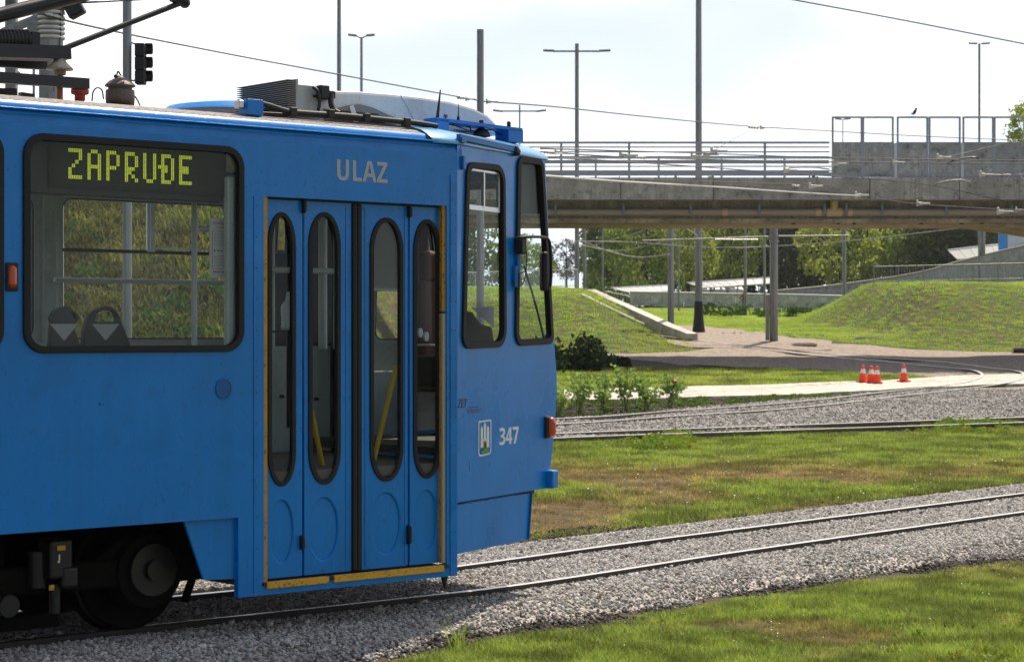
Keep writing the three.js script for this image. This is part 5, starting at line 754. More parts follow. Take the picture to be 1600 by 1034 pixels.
// ---------- cones, covers, lumps ----------
{
  const shape = [[[0, .57], [.03, .57], [.045, .555]], [[.045, .555], [.068, .44]], [[.068, .44], [.094, .30]], [[.094, .30], [.145, .045], [.15, .03]]];
  let first; const places = [[1349, 602, 'traffic cone leftmost of the four on the pale path'], [1362, 603, 'traffic cone, left one of the close pair on the path'], [1371, 604, 'traffic cone, right one of the close pair on the path'], [1413, 601, 'traffic cone standing alone to the right of the other three']];
  for (const [x, y, l] of places) {
    const p = G(x, y, .10);
    if (!first) { first = thing('traffic_cone', 'orange and white ' + l, 'traffic cone', p, .2, 'traffic cones on the path'); part('tip', lathe(shape[0].concat([[.068, .44]]), 0, 0, 0), M.coneOrange, first); part('reflective_band', lathe(shape[2], 0, 0, 0), M.coneWhite, first); part('skirt', lathe(shape[3], 0, 0, 0), M.coneOrange, first); part('base', new RoundedBoxGeometry(.36, .04, .36, 2, .012).translate(0, .02, 0), std(lin(.5, .03, .015), .6), first); }
    else { const c = first.clone(); c.name = numbered('traffic_cone'); c.userData = { ...first.userData, label: 'orange and white ' + l }; c.position.copy(p); c.rotation.y = x; scene.add(c); }
  }
}
for (const [x, y, w, d, l] of [[1257, 541, 1.0, .8, 'flat pale manhole cover on the gravel road right of the bracket-arm mast'], [1358, 530.5, 1.15, .7, 'flat pale concrete cover at the foot of the right grass bank']]) { const p = G(x, y, .05); const t = thing('manhole_cover', l, 'manhole cover', p); part('frame', new RoundedBoxGeometry(w, .10, d, 2, .02).translate(0, .02, 0), M.concreteLight, t); part('lid', new RoundedBoxGeometry(w * .8, .03, d * .8, 2, .01).translate(0, .085, 0), M.concrete, t); }
{ const lump = (p, r, l) => { const g = new THREE.IcosahedronGeometry(r, 3), a = g.attributes.position; for (let i = 0; i < a.count; i++) { const v = V(a.getX(i), a.getY(i), a.getZ(i)), k = .75 + .6 * fbm(v.x / r * 2 + 5, v.y / r * 2 + v.z / r * 2, 3); a.setXYZ(i, v.x * k, v.y * k * .8, v.z * k); } g.computeVertexNormals(); const m = part('clod', g, std(lin(.035, .028, .024), .95), scene); m.position.copy(p); tag(m, l, 'clod of earth'); }; const p = G(798, 866); p.y = -.06; lump(p, .045, 'black clod lying on the gravel below the cab skirt'); const q = G(926, 966); lump(q, .05, 'dark clod at the gravel edge above the lit grass, below the near rail'); }
{ const p = at(1596, 549, 82), t = thing('log', 'short brown log on the road verge at the right edge', 'log', G(1603, 553)); part('trunk', bar(V(-.5, .13, 0), V(.5, .13, -.2), .13, 12), M.bark, t); part('cut_end', cyl(.12, .12, .02, 0, 0, 0, 14).rotateZ(Math.PI / 2).translate(-.51, .13, 0), M.creamStrip, t); }
// sanitiser bottle in the doorway
{ const l = T3(450, 516, .55), h = .27, t = thing('sanitiser_bottle', 'clear ribbed sanitiser bottle seen through the leftmost door window', 'bottle', l.clone().applyAxisAngle(V(0, 1, 0), TURN).add(tramPos)); part('bottle', lathe([[0, 0], [.045, 0], [.045, .03], [.04, .04], [.045, .05], [.04, .06], [.045, .07], [.04, .08], [.045, .09], [.045, .15], [.02, .18], [0, .18]], 0, 0, 0), new THREE.MeshPhysicalMaterial({ color: lin(.8, .82, .82), roughness: .3, transmission: .3, thickness: 0, side: THREE.DoubleSide }), t); part('pump', [cyl(.012, .02, .05, 0, .2, 0), box(.05, .015, .02, .015, .23, 0)], M.white, t); part('shelf', [box(.2, .012, .14, 0, -.008, 0)], M.innerDark, t); part('shelf_bracket', [bar(V(0, -.01, 0), V(0, -.6, 0), .012, 8)], M.innerDark, t); }

// ---------- vegetation, stones ----------
function instanced(name, geo, mat, list, label, category) {      // list of [position, rotY, scale vector or number, colour, tilt]
  const m = new THREE.InstancedMesh(geo, mat, list.length), q = new THREE.Quaternion(), e = new THREE.Euler(), x = new THREE.Matrix4(), s = V(1, 1, 1);
  list.forEach(([p, r, k, c, tilt = [0, 0]], i) => { e.set(tilt[0], r, tilt[1]); q.setFromEuler(e); if (typeof k === 'number') s.set(k, k, k); else s.set(...k); m.setMatrixAt(i, x.compose(p, q, s)); if (c) m.setColorAt(i, new THREE.Color().setRGB(...c)); });
  m.name = numbered(name); m.castShadow = m.receiveShadow = true; m.userData.kind = 'stuff'; if (label) tag(m, label, category); scene.add(m); return m;
}
const dirOf = (x, z) => [x * SN - z * CS, -x * CS - z * SN];
const railP = (s) => { for (let i = 1; i < nearRail.length; i++) if (s <= nearRail[i][0]) { const [a, b] = nearRail[i - 1], [c, d] = nearRail[i]; return lerp(b, d, (s - a) / (c - a)); } return nearRail.at(-1)[1]; };
const byX = (pts) => { const l = pts.map((p) => [p.x, -p.z]); return (x) => { if (x <= l[0][0]) return l[0][1]; for (let i = 1; i < l.length; i++) if (x <= l[i][0]) { const [a, b] = l[i - 1], [c, d] = l[i]; return lerp(b, d, (x - a) / (c - a)); } return l.at(-1)[1]; }; };
const d2N = byX(bed2N), d2F = byX(bed2F);
const pathN = byX(ppx([[500, 652], [868, 631], [1050, 627], [1220, 622], [1420, 611], [1530, 606], [1640, 604], [1800, 602]])), pathF = byX(ppx([[500, 626], [868, 615], [1050, 609.5], [1220, 604.5], [1420, 596.5], [1530, 590], [1640, 588], [1800, 585]]));
const roadN = byX(ppx([[945, 561], [1020, 566], [1100, 572], [1230, 578], [1330, 583], [1420, 588], [1470, 594], [1640, 600]])), roadF = byX(ppx([[945, 554], [1030, 552], [1090, 545], [1180, 528], [1290, 534], [1400, 543], [1500, 550], [1640, 553]]));
function tuftGeo(n, spread, h, w, lean) {
  const pos = [], idx = [];
  for (let i = 0; i < n; i++) {
    const a = rr(0, 6.28), r = spread * Math.sqrt(rnd()), x = r * Math.cos(a), z = r * Math.sin(a), b = rr(0, 6.28), l = rr(.2, 1) * lean * h, H = h * rr(.55, 1.1), dx = Math.cos(b), dz = Math.sin(b), o = pos.length / 3, ww = w * rr(.6, 1.2);
    pos.push(x - dz * ww, 0, z + dx * ww, x + dz * ww, 0, z - dx * ww, x + dx * l * .35 - dz * ww * .8, H * .6, z + dz * l * .35 + dx * ww * .8, x + dx * l * .35 + dz * ww * .8, H * .6, z + dz * l * .35 - dx * ww * .8, x + dx * l, H, z + dz * l);
    idx.push(o, o + 1, o + 2, o + 1, o + 3, o + 2, o + 2, o + 3, o + 4);
  }
  const g = new THREE.BufferGeometry(); g.setAttribute('position', new THREE.Float32BufferAttribute(pos, 3)); g.setIndex(idx); const f = g.toNonIndexed(); f.computeVertexNormals(); return f;
}
const grassMat = new THREE.MeshPhysicalMaterial({ color: 0xffffff, roughness: 1, transmission: .3, thickness: 0, side: THREE.DoubleSide, specularIntensity: .5 });
const patch = (x, z, f = 3) => .62 + .76 * S01((fbm(x * f + 31, z * f, 3) - .28) / .44);   // clumps that grow denser and darker, or thinner and paler
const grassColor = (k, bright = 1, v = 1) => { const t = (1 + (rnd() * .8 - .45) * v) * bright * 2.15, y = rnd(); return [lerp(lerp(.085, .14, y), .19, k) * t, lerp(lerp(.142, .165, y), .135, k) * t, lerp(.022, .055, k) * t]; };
const tufts = [0, 1, 2].map(() => tuftGeo(9, .05, .065, .0022, .8)), midTufts = [0, 1, 2].map(() => tuftGeo(9, .10, .085, .005, .9)), farTufts = [0, 1].map(() => tuftGeo(10, .30, .22, .022, .9));
const scatter = (n, x0, x1, D0, D1, ok, make) => { const l = []; for (let i = 0; i < n; i++) { const x = rr(x0, x1), D = Math.sqrt(rr(D0 * D0, D1 * D1)); if (Math.abs(x) > D * .30 + 1.5) continue; const e = ok(x, -D); if (!e) continue; l.push(make(x, -D, e)); } return l; };
const split = (l, n) => Array.from({ length: n }, (_, k) => l.filter((_, i) => i % n === k));
{ // near verge
  const ok = (x, z) => { const [s, p] = dirOf(x, z), e = railP(s) + nearW(s) - .16 + .3 * (fbm(x * 1.5, z * 1.5, 3) - .5) - p; return e > 0 ? e : 0; };
  const l = scatter(230000, -2.5, 7.2, 8.5, 21, ok, (x, z, e) => { const k = dryness(x, z), edge = S01(e / .25); return [V(x, ground(x, z) - .005, z), rr(0, 6.3), rr(.6, 1.15) * (.45 + .5 * edge) * (1 - .35 * k) * (.55 + .6 * patch(x + 9, z, 2.2)), grassColor(Math.max(0, k * .9 - .1) + .25 * rnd() * rnd(), patch(x, z, 4)), [rr(-.15, .15), rr(-.15, .15)]]; }).filter(([p]) => rnd() > dryness(p.x, p.z) * .55);
  split(l, 3).forEach((q, i) => instanced('grass', tufts[i], grassMat, q, 'short lit green grass at the lower right beside the gravel', 'grass'));
  const fl = scatter(6500, -2, 7, 9.5, 20, ok, (x, z) => [V(x, ground(x, z) + rr(.02, .06), z), rr(0, 6.3), rr(.5, 1.2), null, [rr(-.6, .6), rr(-.6, .6)]]);
  instanced('clover_flowers', new THREE.CircleGeometry(.0035, 6).rotateX(-1.57), M.letterWhite, fl.filter((_, i) => i % 2), 'tiny white clover flowers scattered through the near grass', 'flowers');
}
{ // strip between the beds
  const ok = (x, z) => { const [s, p] = dirOf(x, z), e = p - railP(s) - 2.25 - (s > 10 ? .25 : 0) + .5 * (fbm(x * 1.2, z * 1.2, 3) - .5); return e > 0 && -z < d2N(x) - .1 + .5 * (fbm(x * .8, 2, 2) - .5) ? Math.min(e, d2N(x) + z + .2) : 0; };
  const l = scatter(210000, -3, 12.5, 12, 45, ok, (x, z, e) => { const k = dryness(x, z); return [V(x, ground(x, z) - .005, z), rr(0, 6.3), rr(.5, 1.1) * (1 - .45 * k) * (1 + .2 * S01((-z - d2N(x) + 6) / 6)), grassColor(Math.min(1, k * .95 + .3 * rnd() * rnd()), patch(x, z, 2.2)), [rr(-.15, .15), rr(-.15, .15)]]; }).filter(([p]) => rnd() > dryness(p.x, p.z) * .5);
  split(l, 3).forEach((q, i) => instanced('grass', midTufts[i], grassMat, q, 'patchy green and brown grass strip between the two gravel beds', 'grass'));
  const fl = scatter(2600, -1, 12, 15, 42, ok, (x, z) => [V(x, ground(x, z) + rr(.03, .08), z), rr(0, 6.3), rr(.6, 1.4), null, [rr(-.6, .6), rr(-.6, .6)]]);
  instanced('clover_flowers', new THREE.CircleGeometry(.006, 6).rotateX(-1.57), M.letterWhite, fl, 'white clover flowers dotted over the grass strip between the gravel beds', 'flowers');
}
const leafCard = (() => { const pos = [0, 0, 0, -.5, .5, .08, .5, .5, .08, 0, 1, 0], g = new THREE.BufferGeometry(); g.setAttribute('position', new THREE.Float32BufferAttribute(pos, 3)); g.setIndex([0, 2, 1, 1, 2, 3]); return g; })();
function leaves(n, place, size, flat = .5) {          // merged leaf-sized faces
  const pos = [], v = V(0, 0, 0), q = new THREE.Quaternion(), e = new THREE.Euler(), base = [[0, 0, 0], [-.45, .5, .10], [.45, .5, .10], [0, 1, 0]], tri = [0, 2, 1, 1, 2, 3];
  for (let i = 0; i < n; i++) { const p = place(i); if (!p) continue; e.set(rr(-1, 1) * flat * 3.1, rr(0, 6.28), rr(-1, 1) * flat * 3.1); q.setFromEuler(e); const s = size * rr(.6, 1.3), c = base.map((b) => v.set(...b).multiplyScalar(s).applyQuaternion(q).add(p).toArray()); for (const t of tri) pos.push(...c[t]); }
  const g = new THREE.BufferGeometry(); g.setAttribute('position', new THREE.Float32BufferAttribute(pos, 3)); g.computeVertexNormals(); return g;
}
{ // leafy weeds along the far edge of the grass strip and elsewhere
  const clump = [0, 1].map(() => leaves(46, () => { const a = rr(0, 6.28), r = .16 * Math.sqrt(rnd()); return V(r * Math.cos(a), rr(.02, .22) * (1 - r * 2.5), r * Math.sin(a)); }, .075, .35));
  const list = []; for (let i = 0; i < 900; i++) { const px = rr(560, 1760), dense = S01((1 - Math.abs((px - 1045) / 100))) + S01(1 - Math.abs((px - 1520) / 130)) + .12; if (rnd() > dense) continue; const x0 = (px - 800) / FPX * 34, D = d2N(x0 * 1.05) - Math.pow(rnd(), 1.6) * 4.2 - .25, x = (px - 800) / FPX * D; list.push([V(x, ground(x, -D) - .01, -D), rr(0, 6), rr(.45, 1.0) * (.5 + .5 * Math.min(1, dense)), [rr(.18, .28), rr(.26, .36), rr(.03, .05)]]); }
  split(list, 2).forEach((q, i) => instanced('weeds', clump[i], grassMat, q, 'bright leafy weeds along the far edge of the grass strip', 'weeds'));
  const bed = []; for (let i = 0; i < 420; i++) { const px = rr(640, 1330), x0 = (px - 800) / FPX * 50, D = lerp(d2F(x0) + .3, pathN(x0) - .3, rnd()); const x = (px - 800) / FPX * D; bed.push([V(x, ground(x, -D), -D), rr(0, 6), rr(.35, .85), [rr(.10, .16), rr(.17, .24), rr(.03, .05)]]); }
  instanced('weeds', clump[0], grassMat, bed, 'low weeds in the dark soil bed in front of the path', 'weeds');
  const near = []; for (let i = 0; i < 70; i++) { const p = G(rr(1380, 1640), rr(985, 1080)); near.push([p, rr(0, 6), rr(.18, .4), [rr(.18, .3), rr(.24, .32), .03]]); }
  instanced('weeds', clump[1], grassMat, near, 'yellowish low weeds in the bottom right corner', 'weeds');
}
{ // grass beyond the path and on the banks
  const strip = (x, z) => -z > pathF(x) + .2 && -z < Math.min(roadN(x), 74.5) && x < 15.2 - (-z - 66) * .2;
  split(scatter(42000, -6, 17, 56, 80, (x, z) => strip(x, z), (x, z) => [V(x, ground(x, z) - .01, z), rr(0, 6.3), rr(.35, .75), grassColor(dryness(x, z) * .4, 1.2 * patch(x, z, .8))]), 2).forEach((q, i) => instanced('grass', farTufts[i], grassMat, q, 'mown grass between the pale path and the bridge shadow', 'grass'));
  const roadB = byX(ppx([[1040, 508], [1110, 512], [1200, 522], [1300, 534]]));
  const bank = (x, z) => { const D = -z; if (D < 79) return 0; if (x > 3.4 && D < (x < 7.6 ? Math.min(roadF(x), 84) : roadF(x)) + .2) return 0; if (x > 7.6 && x < 14.2 && D < roadB(x)) return 0; return 1; };
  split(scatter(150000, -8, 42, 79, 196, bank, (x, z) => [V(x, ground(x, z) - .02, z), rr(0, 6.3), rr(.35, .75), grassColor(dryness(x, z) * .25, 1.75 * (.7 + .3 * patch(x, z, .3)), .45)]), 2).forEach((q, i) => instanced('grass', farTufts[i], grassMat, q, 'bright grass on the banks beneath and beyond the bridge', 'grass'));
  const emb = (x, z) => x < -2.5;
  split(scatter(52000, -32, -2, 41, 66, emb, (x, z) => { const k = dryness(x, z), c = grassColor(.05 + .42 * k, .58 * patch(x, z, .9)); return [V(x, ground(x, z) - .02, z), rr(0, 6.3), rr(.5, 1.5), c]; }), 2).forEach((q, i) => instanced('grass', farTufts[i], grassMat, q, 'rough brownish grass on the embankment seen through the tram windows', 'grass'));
  const weed = leaves(60, () => { const a = rr(0, 6.28), r = .45 * Math.sqrt(rnd()); return V(r * Math.cos(a), rr(.03, .5) * (1 - r), r * Math.sin(a)); }, .17, .35), wl = []; for (let i = 0; i < 1500; i++) { const D = rr(41, 60), x = rr(-16, -3) * D / 50; if (rnd() > S01((53 - D) / 9) * .9 + .12) continue; wl.push([V(x, ground(x, -D), -D), rr(0, 6), rr(.35, .9), [rr(.05, .13), rr(.10, .17), rr(.02, .04)]]); }
  instanced('weeds', weed, grassMat, wl, 'leafy weeds on the lower embankment seen through the tram windows', 'weeds');
}
// stones
const stones = [0, 1, 2].map(() => { const g = new THREE.IcosahedronGeometry(1, 0), p = g.attributes.position, map = new Map(); for (let i = 0; i < p.count; i++) { const k = [p.getX(i), p.getY(i), p.getZ(i)].map((v) => v.toFixed(2)).join(); if (!map.has(k)) map.set(k, [rr(.7, 1.25), rr(.6, 1.0), rr(.7, 1.25)]); const s = map.get(k); p.setXYZ(i, p.getX(i) * s[0], p.getY(i) * s[1], p.getZ(i) * s[2]); } g.computeVertexNormals(); return g; });
const stoneMat = std(0xffffff, .9), stoneCol = () => { const g = Math.pow(rnd(), .9) * .43 + .11, w = rr(-.01, .05); return [g + w, g + w * .4, g * .97]; };
{
  const l = []; for (let i = 0; i < 190000; i++) { const s = rr(3.4, 25), w = rr(-1.75, 2.55), p = railP(s) + w; if (Math.abs(w) < .045 || Math.abs(w - 1.07) < .045) continue; const e = Math.min(w - nearW(s) + .12, 2.42 - w) + .3 * (fbm(s * 1.4, w, 3) - .5) * 2; if (e < rnd() * .32) continue; const q = W(s, p); if (q.z < -24) continue; const r = rr(.007, .0145) * (rnd() > .98 ? 1.8 : 1); q.y = bedH(q.x, q.z) + r * .35; const edge = S01((e - .1) / .4); const c = stoneCol().map((v) => v * lerp(.8, 1, edge)); l.push([q, rr(0, 6.3), r, c, [rr(0, 6.3), rr(0, 6.3)]]); }
  split(l, 3).forEach((q, i) => instanced('ballast_stones', stones[i], stoneMat, q, 'loose pale ballast stones around the near rails', 'gravel'));
  const d = []; for (let i = 0; i < 26000; i++) { const s = rr(3, 26), far = rnd() > .5, w = far ? rr(2.1, 2.95) : nearW(s) + rr(-.5, .12), q = W(s, railP(s) + w), c = fbm(s * .9, far ? 3 : 8, 3); if (c < .40) continue; const r = rr(.008, .03) * (c + .3); q.y = ground(q.x, q.z) + r * .4; const k = rr(.5, 1.2); d.push([q, rr(0, 6.3), r, [.042 * k, .032 * k, .026 * k], [rr(0, 6), rr(0, 6)]]); }
  instanced('earth_clods', stones[0], stoneMat, d, 'dark earth crumbs along both edges of the near gravel', 'earth');
  const b = []; for (let i = 0; i < 70000; i++) { const px = rr(560, 1760), x0 = (px - 800) / FPX, D = rr(31, 62), x = x0 * D; if (D < d2N(x) + .1 || D > d2F(x) - .1) continue; const r = rr(.02, .042), c = stoneCol().map((v) => v * .82); b.push([V(x, ground(x, -D) + .07 + r * .25, -D), rr(0, 6.3), r, c, [rr(0, 6), rr(0, 6)]]); }
  split(b, 3).forEach((q, i) => instanced('ballast_stones', stones[i], stoneMat, q, 'ballast stones of the wide gravel bed beyond the grass strip', 'gravel'));
  const e = []; for (let i = 0; i < 9000; i++) { const px = rr(600, 1330), x0 = (px - 800) / FPX * 50, D = lerp(d2F(x0) - .3, pathN(x0) - .2, rnd()), x = (px - 800) / FPX * D, r = rr(.02, .06), k = rr(.5, 1.3); e.push([V(x, ground(x, -D) + .02, -D), rr(0, 6), r, [.075 * k, .055 * k, .042 * k], [rr(0, 6), rr(0, 6)]]); }
  instanced('earth_clods', stones[1], stoneMat, e, 'crumbly dark earth in the bed in front of the path', 'earth');
}
// grass clumps that stand out
{
  const clumps = [[716, 1022, .20, .06, 'tall bright grass clump at the shadow edge below the tram nose'], [1050, 985, .12, .12, 'broad green clump at the gravel edge left of centre in the near grass'], [1215, 965, .10, .12, 'small leafy clump in the near grass by the gravel']];
  for (const [x, y, h, w, l] of clumps) { const p = G(x, y), t = thing('grass_clump', l, 'grass clump', p); part('blades', tuftGeo(h > .15 ? 42 : 70, w, h, .003, h > .15 ? 1.1 : 1.4), M.leaf(.28, .38, .05, .4), t); }
  const p = G(1476, 1000), t = thing('dry_stalk', 'dark dry weed stalk standing in the grass at the lower right', 'weed', p); part('stalk', tube([V(0, 0, 0), V(.004, .05, 0), V(-.003, .11, .01)], .003, 5, 10), M.bark, t); part('leaf', leaves(14, () => V(rr(-.01, .01), rr(.02, .11), rr(-.01, .01)), .018, .6), M.leaf(.06, .06, .02, .2), t);
}
// rose bushes
{
  const spots = [[872, 655, 66], [905, 650, 72], [942, 648, 66], [978, 646, 74], [1012, 645, 64], [1046, 644, 60]], labels = ['rose bush partly hidden by the tram nose', 'second rose bush from the tram nose', 'third rose bush from the tram nose, low and thin', 'tallest rose bush in the middle of the row', 'rose bush just left of the one with a pink flower', 'rose bush with a single pink flower at the right end of the row'];
  spots.forEach(([x, y, hp], i) => {
    const p = G(x, y), D = -p.z, h = hp / FPX * D, t = thing('rose_bush', labels[i], 'rose bush', p, 0, 'rose bushes in front of the path'), tips = [], st = [];
    for (let k = 0; k < 9; k++) { const a = rr(0, 6.28), r = rr(.08, .34), H = h * rr(.5, 1), q = [V(0, 0, 0).add(V(rr(-.08, .08), 0, rr(-.08, .08))), V(r * .35 * Math.cos(a), H * .5, r * .35 * Math.sin(a)), V(r * Math.cos(a), H, r * Math.sin(a))]; st.push(tube(q, .006, 5, 10)); tips.push(q); }
    part('stem', st, std(lin(.10, .09, .05), .9), t);
    part('foliage', leaves(300, () => { const q = tips[Math.floor(rnd() * tips.length)], k = .35 + .65 * Math.pow(rnd(), .55), c = q[1].clone().lerp(q[2], Math.max(0, k * 2 - 1)); if (k < .5) c.copy(q[0].clone().lerp(q[1], k * 2)); return c.add(V(rr(-.11, .11), rr(-.08, .06), rr(-.11, .11))); }, .095, .4), M.leaf(.26, .38, .09, .5), t);
    if (i === 5) { const q = V(.11, h * .82, .1); part('flower', [new THREE.SphereGeometry(.045, 12, 8).scale(1, .8, 1).translate(q.x, q.y, q.z), ...[0, 1, 2, 3, 4].map((k) => new THREE.SphereGeometry(.035, 8, 6).scale(1, .4, 1).translate(q.x + .035 * Math.cos(k * 1.26), q.y, q.z + .035 * Math.sin(k * 1.26)))], std(lin(.75, .22, .28), .7), t); part('stem', bar(V(.05, h * .3, .05), q, .004, 5), std(lin(.10, .09, .05), .9), t); }
  });
}
function shrub(label, p, rx, h, n, size, c, cat = 'shrub', name = 'shrub') {
  const t = thing(name, label, cat, p), cl = []; for (let i = 0; i < 26; i++) { const a = rr(0, 6.28), r = Math.sqrt(rnd()); cl.push(V(rx * r * Math.cos(a), h * rr(.15, .9) * (1.05 - .55 * r * r), rx * .7 * r * Math.sin(a))); }
  part('branch', cl.slice(0, 9).map((q) => tube([V(0, 0, 0), q.clone().multiplyScalar(.5).add(V(0, .05, 0)), q], .018, 5, 8)), M.bark, t);
  const R = Math.min(rx, h) * .36; part('foliage', leaves(n, (i) => { const q = cl[i % cl.length], d = V(rr(-1, 1), rr(-1, 1), rr(-1, 1)); if (d.length() > 1) d.normalize(); const o = q.clone().addScaledVector(d, R); return o.y < .02 ? null : o; }, size, .5), M.leaf(...c), t); return t;
}
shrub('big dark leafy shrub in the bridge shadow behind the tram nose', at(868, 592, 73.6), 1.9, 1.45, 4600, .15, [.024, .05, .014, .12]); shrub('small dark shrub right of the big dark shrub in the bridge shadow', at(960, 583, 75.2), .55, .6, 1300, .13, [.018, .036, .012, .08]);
for (const [x, y, D, r, h, l] of [[1128, 497, 146, 1.7, 1.0, 'dark leafy shrub beside the bending gardener'], [1172, 496, 150, 1.6, .7, 'low green shrub in front of the gardener in maroon'], [1218, 499, 140, 1.9, .75, 'low shrub behind the bracket-arm mast'], [1275, 501, 132, 2.0, .5, 'low spreading shrub at the left foot of the right grass bank']]) { const u = (x - 800) / FPX * D; shrub(l, V(u, ground(u, -D), -D), r, h, 700, .16, [.06, .12, .02, .3]); }

// trees
const crowns = [0, 1, 2, 3].map((k) => {
  const cl = []; for (let i = 0; i < 80; i++) { const a = rr(0, 6.28), e = Math.asin(rr(-.98, 1)), r = .55 + .45 * Math.cbrt(rnd()); cl.push([V(Math.cos(a) * Math.cos(e) * r, Math.sin(e) * r, Math.sin(a) * Math.cos(e) * r), rr(.12, .24)]); }
  return leaves(4600, () => { const [c, R] = cl[Math.floor(rnd() * cl.length)], d = V(rr(-1, 1), rr(-1, 1), rr(-1, 1)); if (d.length() > 1) d.normalize(); return c.clone().addScaledVector(d, R); }, .085, .5);
});
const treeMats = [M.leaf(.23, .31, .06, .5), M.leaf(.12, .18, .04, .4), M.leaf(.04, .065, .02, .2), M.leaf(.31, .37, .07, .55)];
function tree(label, px, D, rx, topPy, lowPy, kind, k) {
  const x = (px - 800) / FPX * D, g = ground(x, -D), yt = EYE + (517 - topPy) / FPX * D, yl = EYE + (517 - lowPy) / FPX * D, ry = (yt - yl) / 2, cy = (yt + yl) / 2 - g, t = thing('tree', label, 'tree', V(x, g, -D), k * 1.7);
  const limbs = [tube([V(0, -.3, 0), V(.1, cy * .5, .05), V(-.1, cy, 0), V(.1, cy + ry * .6, 0)], .001, 6, 12)]; part('trunk', [lathe([[.32, -.3], [.24, .5], [.20, cy * .6], [.12, cy], [.04, cy + ry * .7]], 0, 0, 0, 10), ...Array.from({ length: 9 }, (_, i) => { const a = i * 2.4, y0 = cy - ry * .6 + i * ry * .13; return bar(V(0, y0, 0), V(Math.cos(a) * rx * .7, y0 + ry * .35, Math.sin(a) * rx * .7), .08, 6, .02); })], M.bark, t); void limbs;
  const c = part('crown', crowns[k % 4], treeMats[kind], t); c.position.y = cy; c.scale.set(rx, ry, rx); c.userData.kind = 'thing'; return t;
}
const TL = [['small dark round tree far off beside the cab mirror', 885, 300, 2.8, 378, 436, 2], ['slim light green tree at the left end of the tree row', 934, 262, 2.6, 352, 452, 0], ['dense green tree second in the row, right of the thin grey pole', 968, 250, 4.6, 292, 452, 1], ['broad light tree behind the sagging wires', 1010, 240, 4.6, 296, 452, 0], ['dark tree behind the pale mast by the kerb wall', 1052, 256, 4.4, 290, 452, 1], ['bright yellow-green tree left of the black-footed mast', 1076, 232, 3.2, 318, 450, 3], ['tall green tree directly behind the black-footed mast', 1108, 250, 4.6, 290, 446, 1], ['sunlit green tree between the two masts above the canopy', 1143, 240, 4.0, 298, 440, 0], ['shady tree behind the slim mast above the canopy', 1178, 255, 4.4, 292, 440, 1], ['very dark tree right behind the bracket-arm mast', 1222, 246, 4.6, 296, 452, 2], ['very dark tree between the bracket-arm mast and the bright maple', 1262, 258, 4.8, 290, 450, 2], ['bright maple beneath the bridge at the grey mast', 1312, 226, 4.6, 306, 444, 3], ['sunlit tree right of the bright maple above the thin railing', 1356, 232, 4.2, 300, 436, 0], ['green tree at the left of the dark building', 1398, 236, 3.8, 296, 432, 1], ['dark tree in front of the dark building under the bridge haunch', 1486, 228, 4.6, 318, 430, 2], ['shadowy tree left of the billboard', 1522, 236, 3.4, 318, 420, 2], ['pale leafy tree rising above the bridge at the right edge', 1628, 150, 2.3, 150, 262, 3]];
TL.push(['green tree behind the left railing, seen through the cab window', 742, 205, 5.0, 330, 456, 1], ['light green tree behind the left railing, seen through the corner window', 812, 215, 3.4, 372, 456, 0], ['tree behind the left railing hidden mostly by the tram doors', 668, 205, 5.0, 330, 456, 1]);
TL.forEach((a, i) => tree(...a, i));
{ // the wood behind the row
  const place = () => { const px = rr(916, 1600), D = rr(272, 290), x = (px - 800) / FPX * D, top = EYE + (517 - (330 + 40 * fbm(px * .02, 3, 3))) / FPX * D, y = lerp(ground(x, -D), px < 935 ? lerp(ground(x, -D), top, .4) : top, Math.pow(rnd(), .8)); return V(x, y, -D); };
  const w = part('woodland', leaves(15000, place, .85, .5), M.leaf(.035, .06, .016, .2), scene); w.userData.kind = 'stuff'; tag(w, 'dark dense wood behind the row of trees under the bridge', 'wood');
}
{ // low green growth along the foot of the tree row
  [[945, 222, 3], [1000, 226, 4], [1035, 224, 3]].forEach(([px, D, r], i) => { const x = (px - 800) / FPX * D; shrub(['yellow-green bush at the foot of the first trees left of the grid railing', 'wide green bush under the broad light tree', 'green bush behind the glass canopy strip'][i], V(x, ground(x, -D), -D), r, 3.2, 900, .32, [.10, .16, .03, .4], 'bush', 'bush'); });
}

